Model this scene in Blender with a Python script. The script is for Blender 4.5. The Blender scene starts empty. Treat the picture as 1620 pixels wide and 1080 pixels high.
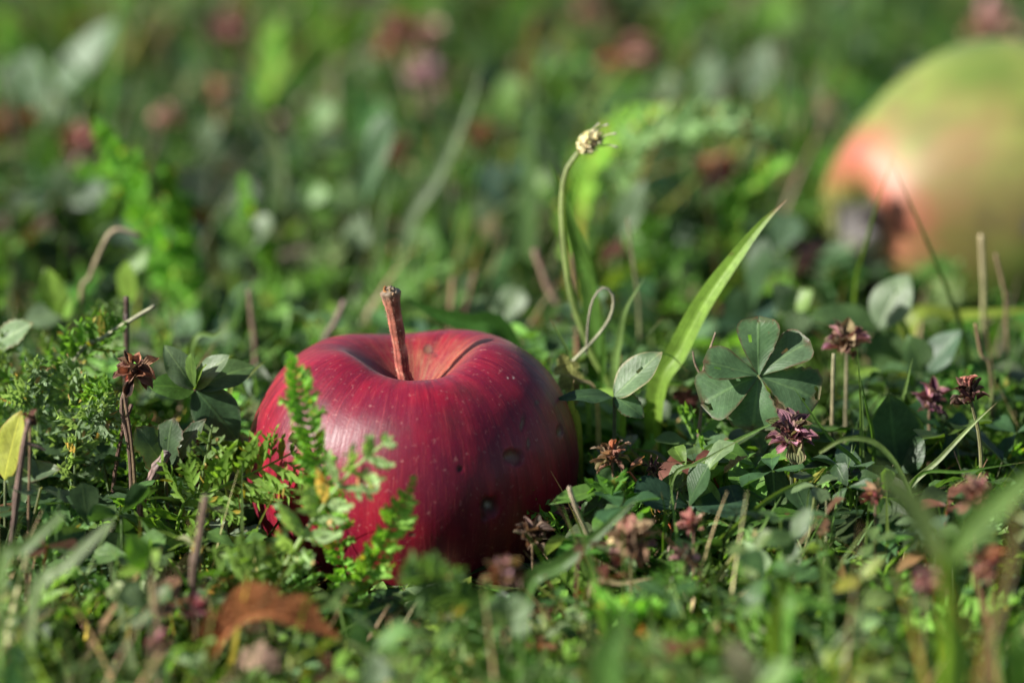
import bpy, math, random
import numpy as np

SC = bpy.context.scene
COL = SC.collection
CM = 0.01
rng = np.random.default_rng(7)
random.seed(7)

# ------------------------------------------------------------------ camera
PITCH = math.radians(18.0)
FOCAL = 105.0
FPX = FOCAL / 36.0 * 1620.0          # photograph pixels per unit slope
DIST = 64.2                           # cm from lens to the red apple
FWD = np.array([0.0, math.cos(PITCH), -math.sin(PITCH)])
UPV = np.array([0.0, math.sin(PITCH), math.cos(PITCH)])
RGT = np.array([1.0, 0.0, 0.0])
APPLE_C = np.array([0.0, 0.0, 2.75])
PXCM = FPX / DIST
CAM = APPLE_C - FWD * DIST - RGT * ((657 - 810) / PXCM) - UPV * ((540 - 727) / PXCM)
cam_d = bpy.data.cameras.new('camera')
cam_d.lens = FOCAL
cam_d.sensor_width = 36.0
cam_d.clip_start = 0.02
cam_d.clip_end = 200.0
cam_d.dof.use_dof = True
cam_d.dof.focus_distance = (DIST - 1.9) * CM
cam_d.dof.aperture_fstop = 6.2
cam_d.dof.aperture_blades = 0
cam = bpy.data.objects.new('camera', cam_d)
COL.objects.link(cam)
cam.location = tuple(CAM * CM)
cam.rotation_euler = (math.radians(90) - PITCH, 0, 0)
SC.camera = cam

# ------------------------------------------------------------------ light
SUN_DIR = np.array([-0.82, -0.225, 0.53])      # towards the sun
SUN_DIR = SUN_DIR / np.linalg.norm(SUN_DIR)
elev = math.asin(SUN_DIR[2])
w = bpy.data.worlds.new('World')
SC.world = w
w.use_nodes = True
nt = w.node_tree
sky = nt.nodes.new('ShaderNodeTexSky')
sky.sky_type = 'NISHITA'
sky.sun_disc = False
sky.sun_elevation = elev
sky.sun_rotation = math.atan2(SUN_DIR[0], SUN_DIR[1])
bg = nt.nodes['Background']
bg.inputs['Strength'].default_value = 0.05
nt.links.new(sky.outputs['Color'], bg.inputs['Color'])
sd = bpy.data.lights.new('sun', 'SUN')
sd.energy = 5.0
sd.angle = math.radians(0.55)
sd.color = (1.0, 0.95, 0.87)
so = bpy.data.objects.new('sun', sd)
COL.objects.link(so)
so.location = (-2, 0, 2)
# a sun shines along its local -Z
from mathutils import Vector, Matrix
so.rotation_euler = Vector(tuple(SUN_DIR)).to_track_quat('Z', 'Y').to_euler()

SC.view_settings.view_transform = 'Standard'
SC.view_settings.look = 'None'
SC.view_settings.exposure = 1.22
SC.view_settings.gamma = 1.0
SC.view_settings.use_curve_mapping = False
SC.render.engine = 'CYCLES'
SC.cycles.use_denoising = True
SC.cycles.max_bounces = 7
SC.cycles.diffuse_bounces = 1
SC.cycles.glossy_bounces = 2
SC.cycles.transmission_bounces = 4
SC.cycles.caustics_reflective = False
SC.cycles.caustics_refractive = False
SC.cycles.sample_clamp_indirect = 4.0

# ------------------------------------------------------------------ pixel -> place
def nrm(v):
    v = np.asarray(v, float)
    return v / (np.linalg.norm(v, axis=-1, keepdims=True) + 1e-12)

def PD(px, py, d=0.0):
    """point seen at photograph pixel px,py, d cm behind the apple's middle plane"""
    z = DIST + d
    return CAM + FWD * z + RGT * ((px - 810) / FPX * z) + UPV * ((540 - py) / FPX * z)

def proj(p):
    p = np.asarray(p, float) - CAM
    z = p @ FWD
    return 810 + (p @ RGT) / z * FPX, 540 - (p @ UPV) / z * FPX, z - DIST

def gz(x, y):
    """height of the ground, cm"""
    x = np.asarray(x, float); y = np.asarray(y, float)
    near = 1 - np.exp(-((x / 6.0) ** 2 + (y / 6.0) ** 2))
    far = np.exp(-((x / 160.0) ** 2 + ((y - 40) / 160.0) ** 2))
    h = 0.35 * np.sin(x * 0.31 + 0.6 * np.sin(y * 0.21)) + 0.3 * np.sin(y * 0.27 + 1.1 + 0.5 * np.sin(x * 0.17))
    h = h + 0.12 * np.sin(x * 1.3 + y * 0.7) + 0.1 * np.sin(y * 1.7 - x * 0.9 + 2)
    return h * near * far - 0.1 * (1 - near)

def ground_at(px, y):
    """ground point with world y (cm) under pixel column px"""
    x = 0.0
    for _ in range(4):
        z = gz(x, y)
        depth = (np.array([0, y, float(z)]) - CAM) @ FWD
        x = CAM[0] + (px - 810) / FPX * depth
    return np.array([x, y, float(gz(x, y))])

def cms(px, d=0.0):
    return px * (DIST + d) / FPX

# ------------------------------------------------------------------ mesh store
class MB:
    def __init__(s):
        s.V = []; s.F4 = []; s.F3 = []; s.C = []; s.T = []; s.n = 0
    def add(s, V, F4=None, F3=None, C=None, T=None):
        V = np.asarray(V, float).reshape(-1, 3)
        n = len(V)
        if F4 is not None and len(F4): s.F4.append(np.asarray(F4, np.int64).reshape(-1, 4) + s.n)
        if F3 is not None and len(F3): s.F3.append(np.asarray(F3, np.int64).reshape(-1, 3) + s.n)
        C = np.broadcast_to(np.asarray((0.1, 0.1, 0.1) if C is None else C, float), (n, 3))
        T = np.broadcast_to(np.asarray((0.5, 0.0, 0.5) if T is None else T, float), (n, 3))
        s.V.append(V); s.C.append(C); s.T.append(T); s.n += n
        return s
    def arrays(s):
        V = np.concatenate(s.V); C = np.concatenate(s.C); T = np.concatenate(s.T)
        F4 = np.concatenate(s.F4) if s.F4 else np.zeros((0, 4), np.int64)
        F3 = np.concatenate(s.F3) if s.F3 else np.zeros((0, 3), np.int64)
        return V, F4, F3, C, T
    def build(s, name, mat, parent=None, origin=(0, 0, 0)):
        V, F4, F3, C, T = s.arrays()
        V = (V - np.asarray(origin, float)) * CM
        me = bpy.data.meshes.new(name)
        me.vertices.add(len(V)); me.vertices.foreach_set('co', V.astype(np.float32).ravel())
        loops = np.concatenate([F4.ravel(), F3.ravel()])
        me.loops.add(len(loops)); me.loops.foreach_set('vertex_index', loops.astype(np.int32))
        st = np.concatenate([np.arange(len(F4)) * 4, len(F4) * 4 + np.arange(len(F3)) * 3])
        me.polygons.add(len(st)); me.polygons.foreach_set('loop_start', st.astype(np.int32))
        me.polygons.foreach_set('use_smooth', np.ones(len(st), bool))
        me.update(calc_edges=True)
        a = me.attributes.new('tint', 'FLOAT_COLOR', 'POINT')
        a.data.foreach_set('color', np.concatenate([np.clip(C, 0, 1), np.ones((len(C), 1))], 1).astype(np.float32).ravel())
        b = me.attributes.new('along', 'FLOAT_VECTOR', 'POINT')
        b.data.foreach_set('vector', T.astype(np.float32).ravel())
        me.validate()
        me.materials.append(mat)
        o = bpy.data.objects.new(name, me)
        COL.objects.link(o)
        if parent is not None:
            o.parent = parent
        else:
            o.location = tuple(np.asarray(origin, float) * CM)
        return o

def thing(name, label, cat, origin, group=None):
    o = bpy.data.objects.new(name, None)
    o.empty_display_size = 0.005
    COL.objects.link(o)
    o.location = tuple(np.asarray(origin, float) * CM)
    o['label'] = label; o['category'] = cat
    if group: o['group'] = group
    return o

def tag(o, label, cat, group=None):
    o['label'] = label; o['category'] = cat
    if group: o['group'] = group
    return o

# ------------------------------------------------------------------ shapes
def spline(pts, n):
    """smooth curve through pts (k,3)"""
    P = np.asarray(pts, float)
    if len(P) == 2:
        t = np.linspace(0, 1, n)[:, None]
        return P[0] * (1 - t) + P[1] * t
    d = np.concatenate([[0], np.cumsum(np.linalg.norm(np.diff(P, axis=0), axis=1) ** 0.5 + 1e-6)])
    Q = np.vstack([2 * P[0] - P[1], P, 2 * P[-1] - P[-2]])
    out = []
    for u in np.linspace(0, d[-1], n):
        i = min(max(np.searchsorted(d, u) - 1, 0), len(P) - 2)
        t = (u - d[i]) / (d[i + 1] - d[i])
        a, b, c, e = Q[i], Q[i + 1], Q[i + 2], Q[i + 3]
        out.append(0.5 * ((2 * b) + (-a + c) * t + (2 * a - 5 * b + 4 * c - e) * t * t + (-a + 3 * b - 3 * c + e) * t ** 3))
    return np.array(out)

def frames(P, hint=None):
    T = np.gradient(P, axis=0); T = nrm(T)
    if hint is None:
        hint = np.array([0.3, -1, 0.2])
    S = np.zeros_like(P); N = np.zeros_like(P)
    h = np.asarray(hint, float)
    for i in range(len(P)):
        s = np.cross(T[i], h)
        if np.linalg.norm(s) < 1e-4:
            s = np.cross(T[i], np.array([1, 0.1, 0.2]))
        S[i] = nrm(s); N[i] = np.cross(S[i], T[i])
    return T, S, N

def grid_faces(a, b, wrap=False):
    i = np.arange(a - 1)[:, None]
    j = np.arange(b if wrap else b - 1)[None, :]
    j2 = (j + 1) % b
    return np.stack([i * b + j, i * b + j2, (i + 1) * b + j2, (i + 1) * b + j], -1).reshape(-1, 4)

def tube(mb, P, R, C, k=6, cap=True, rough=0.0):
    P = np.asarray(P, float); n = len(P)
    R = np.broadcast_to(np.asarray(R, float), (n,))
    T, S, N = frames(P)
    a = np.arange(k) / k * 2 * math.pi
    rr = R[:, None] * (1 + rough * rng.normal(size=(n, k)))
    V = P[:, None, :] + rr[..., None] * (np.cos(a)[None, :, None] * S[:, None, :] + np.sin(a)[None, :, None] * N[:, None, :])
    C = np.asarray(C, float)
    if C.ndim == 1: C = np.broadcast_to(C, (n, 3))
    Cv = np.repeat(C, k, 0)
    t = np.repeat(np.linspace(0, 1, n), k)
    Tv = np.stack([t, np.tile(np.linspace(-1, 1, k), n), np.full(n * k, rng.random())], -1)
    F = grid_faces(n, k, True)
    V = V.reshape(-1, 3)
    if cap:
        e = P[-1] + T[-1] * R[-1] * 0.5
        V = np.vstack([V, e, P[0]]); Cv = np.vstack([Cv, C[-1], C[0]]); Tv = np.vstack([Tv, [1, 0, .5], [0, 0, .5]])
        j = np.arange(k); j2 = (j + 1) % k
        f3 = np.concatenate([np.stack([(n - 1) * k + j, (n - 1) * k + j2, np.full(k, n * k)], -1),
                             np.stack([j2, j, np.full(k, n * k + 1)], -1)])
    else:
        f3 = None
    mb.add(V, F, f3, Cv, Tv)

def ribbon(mb, P, W, C, hint=None, fold=0.25, nv=2, twist=0.0, seed=0.5):
    """a grass blade: width profile W along the curve P, V-folded"""
    P = np.asarray(P, float); n = len(P)
    W = np.broadcast_to(np.asarray(W, float), (n,))
    T, S, N = frames(P, hint)
    tw = np.linspace(0, twist, n)[:, None]
    S2 = S * np.cos(tw) + N * np.sin(tw); N2 = N * np.cos(tw) - S * np.sin(tw)
    s = np.linspace(-1, 1, 2 * nv + 1)
    V = P[:, None, :] + W[:, None, None] * (s[None, :, None] * S2[:, None, :] * math.cos(fold) + np.abs(s)[None, :, None] * N2[:, None, :] * math.sin(fold))
    C = np.asarray(C, float)
    if C.ndim == 1: C = np.broadcast_to(C, (n, 3))
    m = len(s)
    t = np.repeat(np.linspace(0, 1, n), m)
    mb.add(V, grid_faces(n, m), None, np.repeat(C, m, 0), np.stack([t, np.tile(s, n), np.full(n * m, seed)], -1))

def leaf_local(L, W, shape='oval', nu=8, nv=3, fold=0.2, bend=0.3, ripple=0.04, serr=0.0, holes=(), seed=None, lobes=0):
    r = rng if seed is None else np.random.default_rng(seed)
    t = np.linspace(0, 1, nu + 1); s = np.linspace(-1, 1, 2 * nv + 1)
    if shape == 'oval': w = np.sin(math.pi * t ** 0.9) ** 0.75
    elif shape == 'obovate': w = np.clip(t, 0, 1) ** 0.8 * np.clip(1 - t ** 5, 0, 1) ** 0.55 * 1.25
    elif shape == 'heart': w = np.clip(t, 0, 1) ** 0.9 * np.clip(1 - t ** 6, 0, 1) ** 0.5 * 1.3
    elif shape == 'lance': w = np.sin(math.pi * t ** 0.7) ** 1.1
    elif shape == 'round': w = np.sqrt(np.clip(1 - (2 * t - 1) ** 2, 0, 1))
    else: w = np.sin(math.pi * t)
    w = np.maximum(w, 0.03)
    if serr: w = w * (1 + serr * ((np.arange(nu + 1) % 2) * 2 - 1) * (t > 0.2))
    if lobes: w = w * (1 - 0.28 * (0.5 + 0.5 * np.cos(t * lobes * 2 * math.pi)) * (t > 0.12))
    bend = bend if abs(bend) > 1e-3 else 1e-3
    cx = L * np.sin(bend * t) / bend; cz = -L * (1 - np.cos(bend * t)) / bend
    ph = r.random(4) * 6.28
    ww = w * W
    Y = s[None, :] * ww[:, None] * math.cos(fold)
    X = cx[:, None] + 0 * Y
    if shape in ('heart', 'obovate'):
        X = X - L * 0.10 * (1 - np.abs(s)[None, :]) ** 2 * (t[:, None] ** 8)   # a shallow notch at the tip
    Z = cz[:, None] + np.abs(s)[None, :] * ww[:, None] * math.sin(fold)
    Z = Z + ripple * L * (np.sin(t[:, None] * 9 + ph[0]) * s[None, :] * 0.6 + np.sin(t[:, None] * 5 + s[None, :] * 3 + ph[1]) * 0.5 + 0.4 * np.sin(t[:, None] * 14 + ph[2]) * np.abs(s)[None, :] ** 2)
    V = np.stack([X, Y, Z], -1).reshape(-1, 3)
    TT, SS = np.meshgrid(t, s, indexing='ij')
    F = grid_faces(nu + 1, 2 * nv + 1)
    T = np.stack([TT.ravel(), SS.ravel(), np.full(V.shape[0], r.random())], -1)
    if len(holes):
        c = T[F].mean(1)
        keep = np.ones(len(F), bool)
        for (ht, hs, hr) in holes:
            keep &= ((c[:, 0] - ht) ** 2 + ((c[:, 1] - hs) * 0.45) ** 2) > hr * hr
        F = F[keep]
    return V, F, T

def basis(direction, normal):
    x = nrm(direction)
    n = np.asarray(normal, float)
    y = np.cross(n, x)
    if np.linalg.norm(y) < 1e-5: y = np.cross(np.array([0.1, 1, 0.3]), x)
    y = nrm(y)
    z = np.cross(x, y)
    return np.stack([x, y, z], 1)          # columns

def put_leaf(mb, base, direction, normal, L, W, col, edge=None, **kw):
    V, F, T = leaf_local(L, W, **kw)
    R = basis(direction, normal)
    C = np.broadcast_to(np.asarray(col, float), (len(V), 3)).copy()
    if edge is not None:
        e = np.clip((np.maximum(np.abs(T[:, 1]), T[:, 0]) - 0.9) * 10, 0, 1)[:, None] * rng.random((len(V), 1)) ** 0.6
        C = C * (1 - e) + np.asarray(edge) * e
    mb.add(V @ R.T + np.asarray(base), F, None, C, T)

def spindles(mb, B, D, L, R, C, k=4, flat=None):
    """many little plump lobes at once: bases, directions, lengths, radii"""
    B = np.asarray(B, float); D = nrm(D); n = len(B)
    L = np.broadcast_to(np.asarray(L, float), (n,)); R = np.broadcast_to(np.asarray(R, float), (n,))
    C = np.broadcast_to(np.asarray(C, float), (n, 3))
    h = np.array([0.37, 0.21, 0.9])
    S = nrm(np.cross(D, h)); N = np.cross(S, D)
    a = np.arange(k) / k * 2 * math.pi
    ring = np.cos(a)[None, :, None] * S[:, None, :] + np.sin(a)[None, :, None] * N[:, None, :] * 0.6
    st = [(0.0, 0.6), (0.55, 1.0)]
    V = [B[:, None, :] + D[:, None, :] * (L[:, None, None] * u) + ring * (R[:, None, None] * q) for u, q in st]
    V.append((B + D * L[:, None])[:, None, :])
    V = np.concatenate(V, 1)                      # n, 2k+1, 3
    m = 2 * k + 1
    j = np.arange(k); j2 = (j + 1) % k
    f4 = np.stack([j, j2, k + j2, k + j], -1); f3 = np.stack([k + j, k + j2, np.full(k, 2 * k)], -1)
    off = (np.arange(n) * m)[:, None, None]
    t = np.tile(np.concatenate([np.zeros(k), np.full(k, .55), [1.0]]), n)
    T = np.stack([t, np.zeros(n * m), np.repeat(rng.random(n), m)], -1)
    mb.add(V.reshape(-1, 3), (f4[None] + off).reshape(-1, 4), (f3[None] + off).reshape(-1, 3), np.repeat(C, m, 0), T)

def flats(mb, B, D, L, R, C, N):
    """many thin little leaflets at once: bases, directions, lengths, half widths, facing"""
    B = np.asarray(B, float); D = nrm(D); n = len(B)
    L = np.asarray(L, float)[:, None]; R = np.asarray(R, float)[:, None]
    S = nrm(np.cross(D, np.asarray(N, float))); U = np.cross(S, D)
    m = B + D * L * 0.55; dip = U * R * 0.35
    V = np.stack([B - S * R * .45, B + S * R * .45, m - S * R + dip, m, m + S * R + dip, B + D * L], 1)
    f4 = np.array([[0, 1, 4, 2]]); f3 = np.array([[0, 3, 2], [0, 1, 3], [1, 4, 3], [2, 3, 5], [3, 4, 5]])
    off = (np.arange(n) * 6)[:, None, None]
    T = np.stack([np.tile([0, 0, .55, .55, .55, 1.0], n), np.zeros(n * 6), np.repeat(rng.random(n), 6)], -1)
    mb.add(V.reshape(-1, 3), None, (f3[None] + off).reshape(-1, 3), np.repeat(np.asarray(C, float), 6, 0), T)

def jit(c, a=0.15):
    c = np.asarray(c, float)
    return np.clip(c * (1 + rng.normal() * a) * (1 + rng.normal(size=3) * a * 0.35), 0.004, 0.9)

# ------------------------------------------------------------------ materials
def new_mat(name):
    m = bpy.data.materials.new(name); m.use_nodes = True
    t = m.node_tree
    for n in list(t.nodes): t.nodes.remove(n)
    out = t.nodes.new('ShaderNodeOutputMaterial')
    return m, t, out

class NG:
    """tiny helper to write node graphs"""
    def __init__(s, t): s.t = t
    def n(s, kind, **kw):
        x = s.t.nodes.new('ShaderNode' + kind)
        for k, v in kw.items(): setattr(x, k, v)
        return x
    def set(s, inp, v):
        if hasattr(v, 'is_output') or isinstance(v, bpy.types.NodeSocket): s.t.links.new(v, inp)
        else: inp.default_value = v
    def math(s, op, a, b=None, c=None, clamp=False):
        x = s.n('Math', operation=op); x.use_clamp = clamp
        s.set(x.inputs[0], a)
        if b is not None: s.set(x.inputs[1], b)
        if c is not None: s.set(x.inputs[2], c)
        return x.outputs[0]
    def mix(s, f, a, b, mode='MIX'):
        x = s.n('Mix', data_type='RGBA', blend_type=mode)
        s.set(x.inputs[0], f); s.set(x.inputs[6], a); s.set(x.inputs[7], b)
        return x.outputs[2]
    def noise(s, vec, scale, detail=2.0, rough=0.5):
        x = s.n('TexNoise'); s.set(x.inputs['Vector'], vec)
        x.inputs['Scale'].default_value = scale; x.inputs['Detail'].default_value = detail; x.inputs['Roughness'].default_value = rough
        return x.outputs['Fac']
    def ramp(s, f, lo, hi, a=0.0, b=1.0):
        x = s.n('MapRange'); x.interpolation_type = 'SMOOTHSTEP'
        s.set(x.inputs[0], f)
        x.inputs[1].default_value = lo; x.inputs[2].default_value = hi; x.inputs[3].default_value = a; x.inputs[4].default_value = b
        return x.outputs[0]

def plant_material(name, trans=0.35, rough=0.42, spec=0.4, veins=True, spots=True, tcol=(1.55, 1.75, 0.6), bump=0.25, fuzz=0.0, val=0.80):
    m, t, out = new_mat(name); g = NG(t)
    hs = g.n('HueSaturation'); hs.inputs['Saturation'].default_value = 0.95; hs.inputs['Value'].default_value = val
    t.links.new(g.n('Attribute', attribute_name='tint').outputs['Color'], hs.inputs['Color'])
    tint = hs.outputs[0]
    along = g.n('Attribute', attribute_name='along').outputs['Vector']
    sep = g.n('SeparateXYZ'); t.links.new(along, sep.inputs[0])
    pos = g.n('NewGeometry').outputs['Position']
    n1 = g.noise(pos, 160.0, 3.0, 0.6)
    n2 = g.noise(pos, 900.0, 3.0, 0.6)
    v = g.math('ADD', g.ramp(n1, 0.3, 0.7, 0.78, 1.2), g.ramp(n2, 0.3, 0.7, -0.12, 0.12))
    col = g.mix(1.0, tint, g.mix(0.0, (1, 1, 1, 1), (1, 1, 1, 1)), 'MULTIPLY')
    vv = g.n('CombineColor'); [g.set(vv.inputs[i], v) for i in range(3)]
    col = g.mix(1.0, tint, vv.outputs[0], 'MULTIPLY')
    height = n2
    if veins:
        sabs = g.math('ABSOLUTE', sep.outputs[1])
        ph = g.math('FRACT', g.math('SUBTRACT', g.math('MULTIPLY', sep.outputs[0], 11.0), g.math('MULTIPLY', sabs, 3.2)))
        tri = g.math('ABSOLUTE', g.math('SUBTRACT', ph, 0.5))
        vein = g.ramp(tri, 0.36, 0.5)
        mid = g.ramp(sabs, 0.02, 0.10, 1.0, 0.0)
        vm = g.math('MAXIMUM', g.math('MULTIPLY', vein, 0.35), mid)
        col = g.mix(g.math('MULTIPLY', vm, 0.5), col, g.mix(1.0, col, (1.9, 1.75, 1.5, 1), 'MULTIPLY'))
        height = g.math('SUBTRACT', n2, g.math('MULTIPLY', vm, 0.8))
    else:
        stv = g.math('SINE', g.math('MULTIPLY', sep.outputs[1], 22.0))
        ms = g.ramp(g.math('ABSOLUTE', sep.outputs[1]), 0.03, 0.12, 0.5, 0.0)
        vs = g.math('MAXIMUM', g.ramp(stv, 0.2, 1.0, 0.0, 0.28), ms)
        col = g.mix(vs, col, g.mix(1.0, col, (1.7, 1.6, 1.5, 1), 'MULTIPLY'))
        height = g.math('ADD', n2, g.math('MULTIPLY', stv, 0.4))
    if spots:
        n3 = g.noise(pos, 420.0, 2.0, 0.5)
        sp = g.math('MULTIPLY', g.ramp(n3, 0.70, 0.76), g.ramp(g.noise(pos, 60.0, 1.0), 0.45, 0.6))
        col = g.mix(g.math('MULTIPLY', sp, 0.75), col, (0.16, 0.09, 0.045, 1))
    b = g.n('Bump'); b.inputs['Strength'].default_value = bump; b.inputs['Distance'].default_value = 0.0004
    g.set(b.inputs['Height'], height)
    p = g.n('BsdfPrincipled')
    g.set(p.inputs['Base Color'], col); p.inputs['Roughness'].default_value = rough
    p.inputs['Specular IOR Level'].default_value = spec
    g.set(p.inputs['Normal'], b.outputs[0])
    if fuzz:
        p.inputs['Sheen Weight'].default_value = fuzz; p.inputs['Sheen Roughness'].default_value = 0.5
    if trans > 0:
        tr = g.n('BsdfTranslucent')
        g.set(tr.inputs['Color'], g.mix(1.0, col, (*tcol, 1), 'MULTIPLY'))
        mx = g.n('MixShader'); mx.inputs[0].default_value = trans
        t.links.new(p.outputs[0], mx.inputs[1]); t.links.new(tr.outputs[0], mx.inputs[2])
        t.links.new(mx.outputs[0], out.inputs[0])
    else:
        t.links.new(p.outputs[0], out.inputs[0])
    return m

M_LEAF = plant_material('leaf', 0.40, 0.42, 0.28, tcol=(1.55, 1.65, 0.55))
M_BLADE = plant_material('grass_blade', 0.46, 0.38, 0.30, veins=False, tcol=(1.6, 1.65, 0.55))
M_FROND = plant_material('frond', 0.42, 0.5, 0.2, veins=False, spots=False, tcol=(1.6, 1.7, 0.6))
M_DRY = plant_material('dry_plant', 0.22, 0.7, 0.2, veins=False, spots=True, tcol=(1.5, 1.1, 0.8), bump=0.6)
M_STALK = plant_material('stalk', 0.0, 0.55, 0.3, veins=False, spots=True, bump=0.6, fuzz=0.1)

# palette: reflectances of the plants themselves
CLOVER = (0.078, 0.150, 0.046); CLOVER_D = (0.046, 0.102, 0.038); SAGE = (0.140, 0.210, 0.108)
YARROW = (0.090, 0.205, 0.032); YARROW_B = (0.120, 0.245, 0.040); YARROW_S = (0.140, 0.225, 0.085)
GRASS = (0.095, 0.205, 0.030); GRASS_L = (0.165, 0.275, 0.070); GRASS_P = (0.22, 0.30, 0.14)
LIME = (0.17, 0.29, 0.035); YELLOW = (0.34, 0.34, 0.05)
BROWN = (0.130, 0.062, 0.036); DARKB = (0.055, 0.033, 0.026); TAN = (0.30, 0.205, 0.110); STRAW = (0.42, 0.34, 0.19)
RUST = (0.24, 0.085, 0.032); PINK = (0.36, 0.17, 0.15); PURPLE = (0.13, 0.045, 0.075); MAUVE = (0.30, 0.14, 0.17)

# ------------------------------------------------------------------ ground
def build_ground():
    def axis(c, near, step, far):
        a = np.arange(0, near, step); b = near * (far / near) ** np.linspace(0, 1, 26)
        s = np.concatenate([a, b]); return c + np.concatenate([-s[:0:-1], s])
    xs = axis(0, 90, 0.9, 4000); ys = axis(40, 130, 0.9, 4000)
    X, Y = np.meshgrid(xs, ys, indexing='ij')
    Z = gz(X, Y)
    near = np.exp(-((X / 100) ** 2 + ((Y - 40) / 140) ** 2))
    Z = Z + rng.normal(size=Z.shape) * 0.07 * near
    V = np.stack([X, Y, Z], -1).reshape(-1, 3)
    m, t, out = new_mat('soil'); g = NG(t)
    pos = g.n('NewGeometry').outputs['Position']
    n1 = g.noise(pos, 40, 4, 0.6); n2 = g.noise(pos, 400, 4, 0.65); n3 = g.noise(pos, 9, 3, 0.5)
    c = g.mix(g.ramp(n2, 0.35, 0.65), (0.022, 0.014, 0.009, 1), (0.075, 0.048, 0.028, 1))
    c = g.mix(g.math('MULTIPLY', g.ramp(n1, 0.4, 0.62), 0.75), c, (0.030, 0.052, 0.016, 1))
    far = g.n('VectorMath', operation='LENGTH'); g.set(far.inputs[0], pos)
    c = g.mix(g.ramp(far.outputs['Value'], 1.8, 3.0, 0.0, 0.9), c, g.mix(n3, (0.045, 0.085, 0.02, 1), (0.08, 0.12, 0.035, 1)))
    b = g.n('Bump'); b.inputs['Strength'].default_value = 0.9; b.inputs['Distance'].default_value = 0.002
    g.set(b.inputs['Height'], n2)
    p = g.n('BsdfPrincipled'); g.set(p.inputs['Base Color'], c); p.inputs['Roughness'].default_value = 0.9
    p.inputs['Specular IOR Level'].default_value = 0.2; g.set(p.inputs['Normal'], b.outputs[0])
    t.links.new(p.outputs[0], out.inputs[0])
    mb = MB(); mb.add(V, grid_faces(len(xs), len(ys))[:, ::-1])
    o = mb.build('ground', m); o['kind'] = 'structure'
build_ground()

# ------------------------------------------------------------------ apples
def apple_surface(profile, nth, nv, lobe=0.018, seed=3, crease=None, tilt=0.0):
    P = spline([(r, 0, z) for r, z in profile], nv)
    r0 = np.maximum(P[:, 0], 0.0); z0 = P[:, 2]
    th = np.arange(nth) / nth * 2 * math.pi
    R, TH = np.meshgrid(r0, th, indexing='ij'); Z = np.meshgrid(z0, th, indexing='ij')[0]
    v = np.linspace(0, 1, nv)[:, None]
    rs = np.random.default_rng(seed); ph = rs.random(6) * 6.28
    rmax = R.max(); zmax = Z.max()
    up = np.clip(Z / zmax, 0, 1)
    wob = lobe * np.cos(5 * TH + ph[0]) * (0.35 + 0.9 * np.abs(up - 0.45)) + 0.012 * np.cos(2 * TH + ph[1]) + 0.010 * np.cos(3 * TH + ph[2])
    R = R * (1 + wob)
    Z = Z + (0.06 * np.cos(2 * TH + ph[3]) + 0.07 * np.cos(TH + ph[4]) + 0.035 * np.cos(5 * TH + ph[0])) * up ** 3 * np.clip(R / 1.2, 0, 1)
    V = np.stack([R * np.cos(TH), R * np.sin(TH), Z], -1)
    return V, TH, np.broadcast_to(v, TH.shape)

def grid_normals(V):
    du = np.gradient(V, axis=0)
    dv = np.roll(V, -1, 1) - np.roll(V, 1, 1)
    return nrm(np.cross(dv, du))

def apple_mesh(V, extra, name, mat, parent, closed_ends=True):
    nv, nth = V.shape[:2]
    F = grid_faces(nv, nth, True)
    me = bpy.data.meshes.new(name)
    pts = V.reshape(-1, 3) * CM
    me.vertices.add(len(pts)); me.vertices.foreach_set('co', pts.astype(np.float32).ravel())
    me.loops.add(F.size); me.loops.foreach_set('vertex_index', F.astype(np.int32).ravel())
    me.polygons.add(len(F)); me.polygons.foreach_set('loop_start', (np.arange(len(F)) * 4).astype(np.int32))
    me.polygons.foreach_set('use_smooth', np.ones(len(F), bool))
    me.update(calc_edges=True)
    for k, (typ, key, arr) in extra.items():
        a = me.attributes.new(k, typ, 'POINT'); a.data.foreach_set(key, arr.astype(np.float32).ravel())
    me.materials.append(mat)
    o = bpy.data.objects.new(name, me); COL.objects.link(o); o.parent = parent
    return o

def fbm3(P, seed, f=1.0):
    """cheap smooth noise for vertices: sums of sines in random directions"""
    rs = np.random.default_rng(seed); out = 0
    for o in range(5):
        for _ in range(3):
            d = rs.normal(size=3); d /= np.linalg.norm(d)
            out = out + np.sin((P @ d) * f * (1.9 ** o) + rs.random() * 6.28) / (1.7 ** o)
    return out / 4.0

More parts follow.
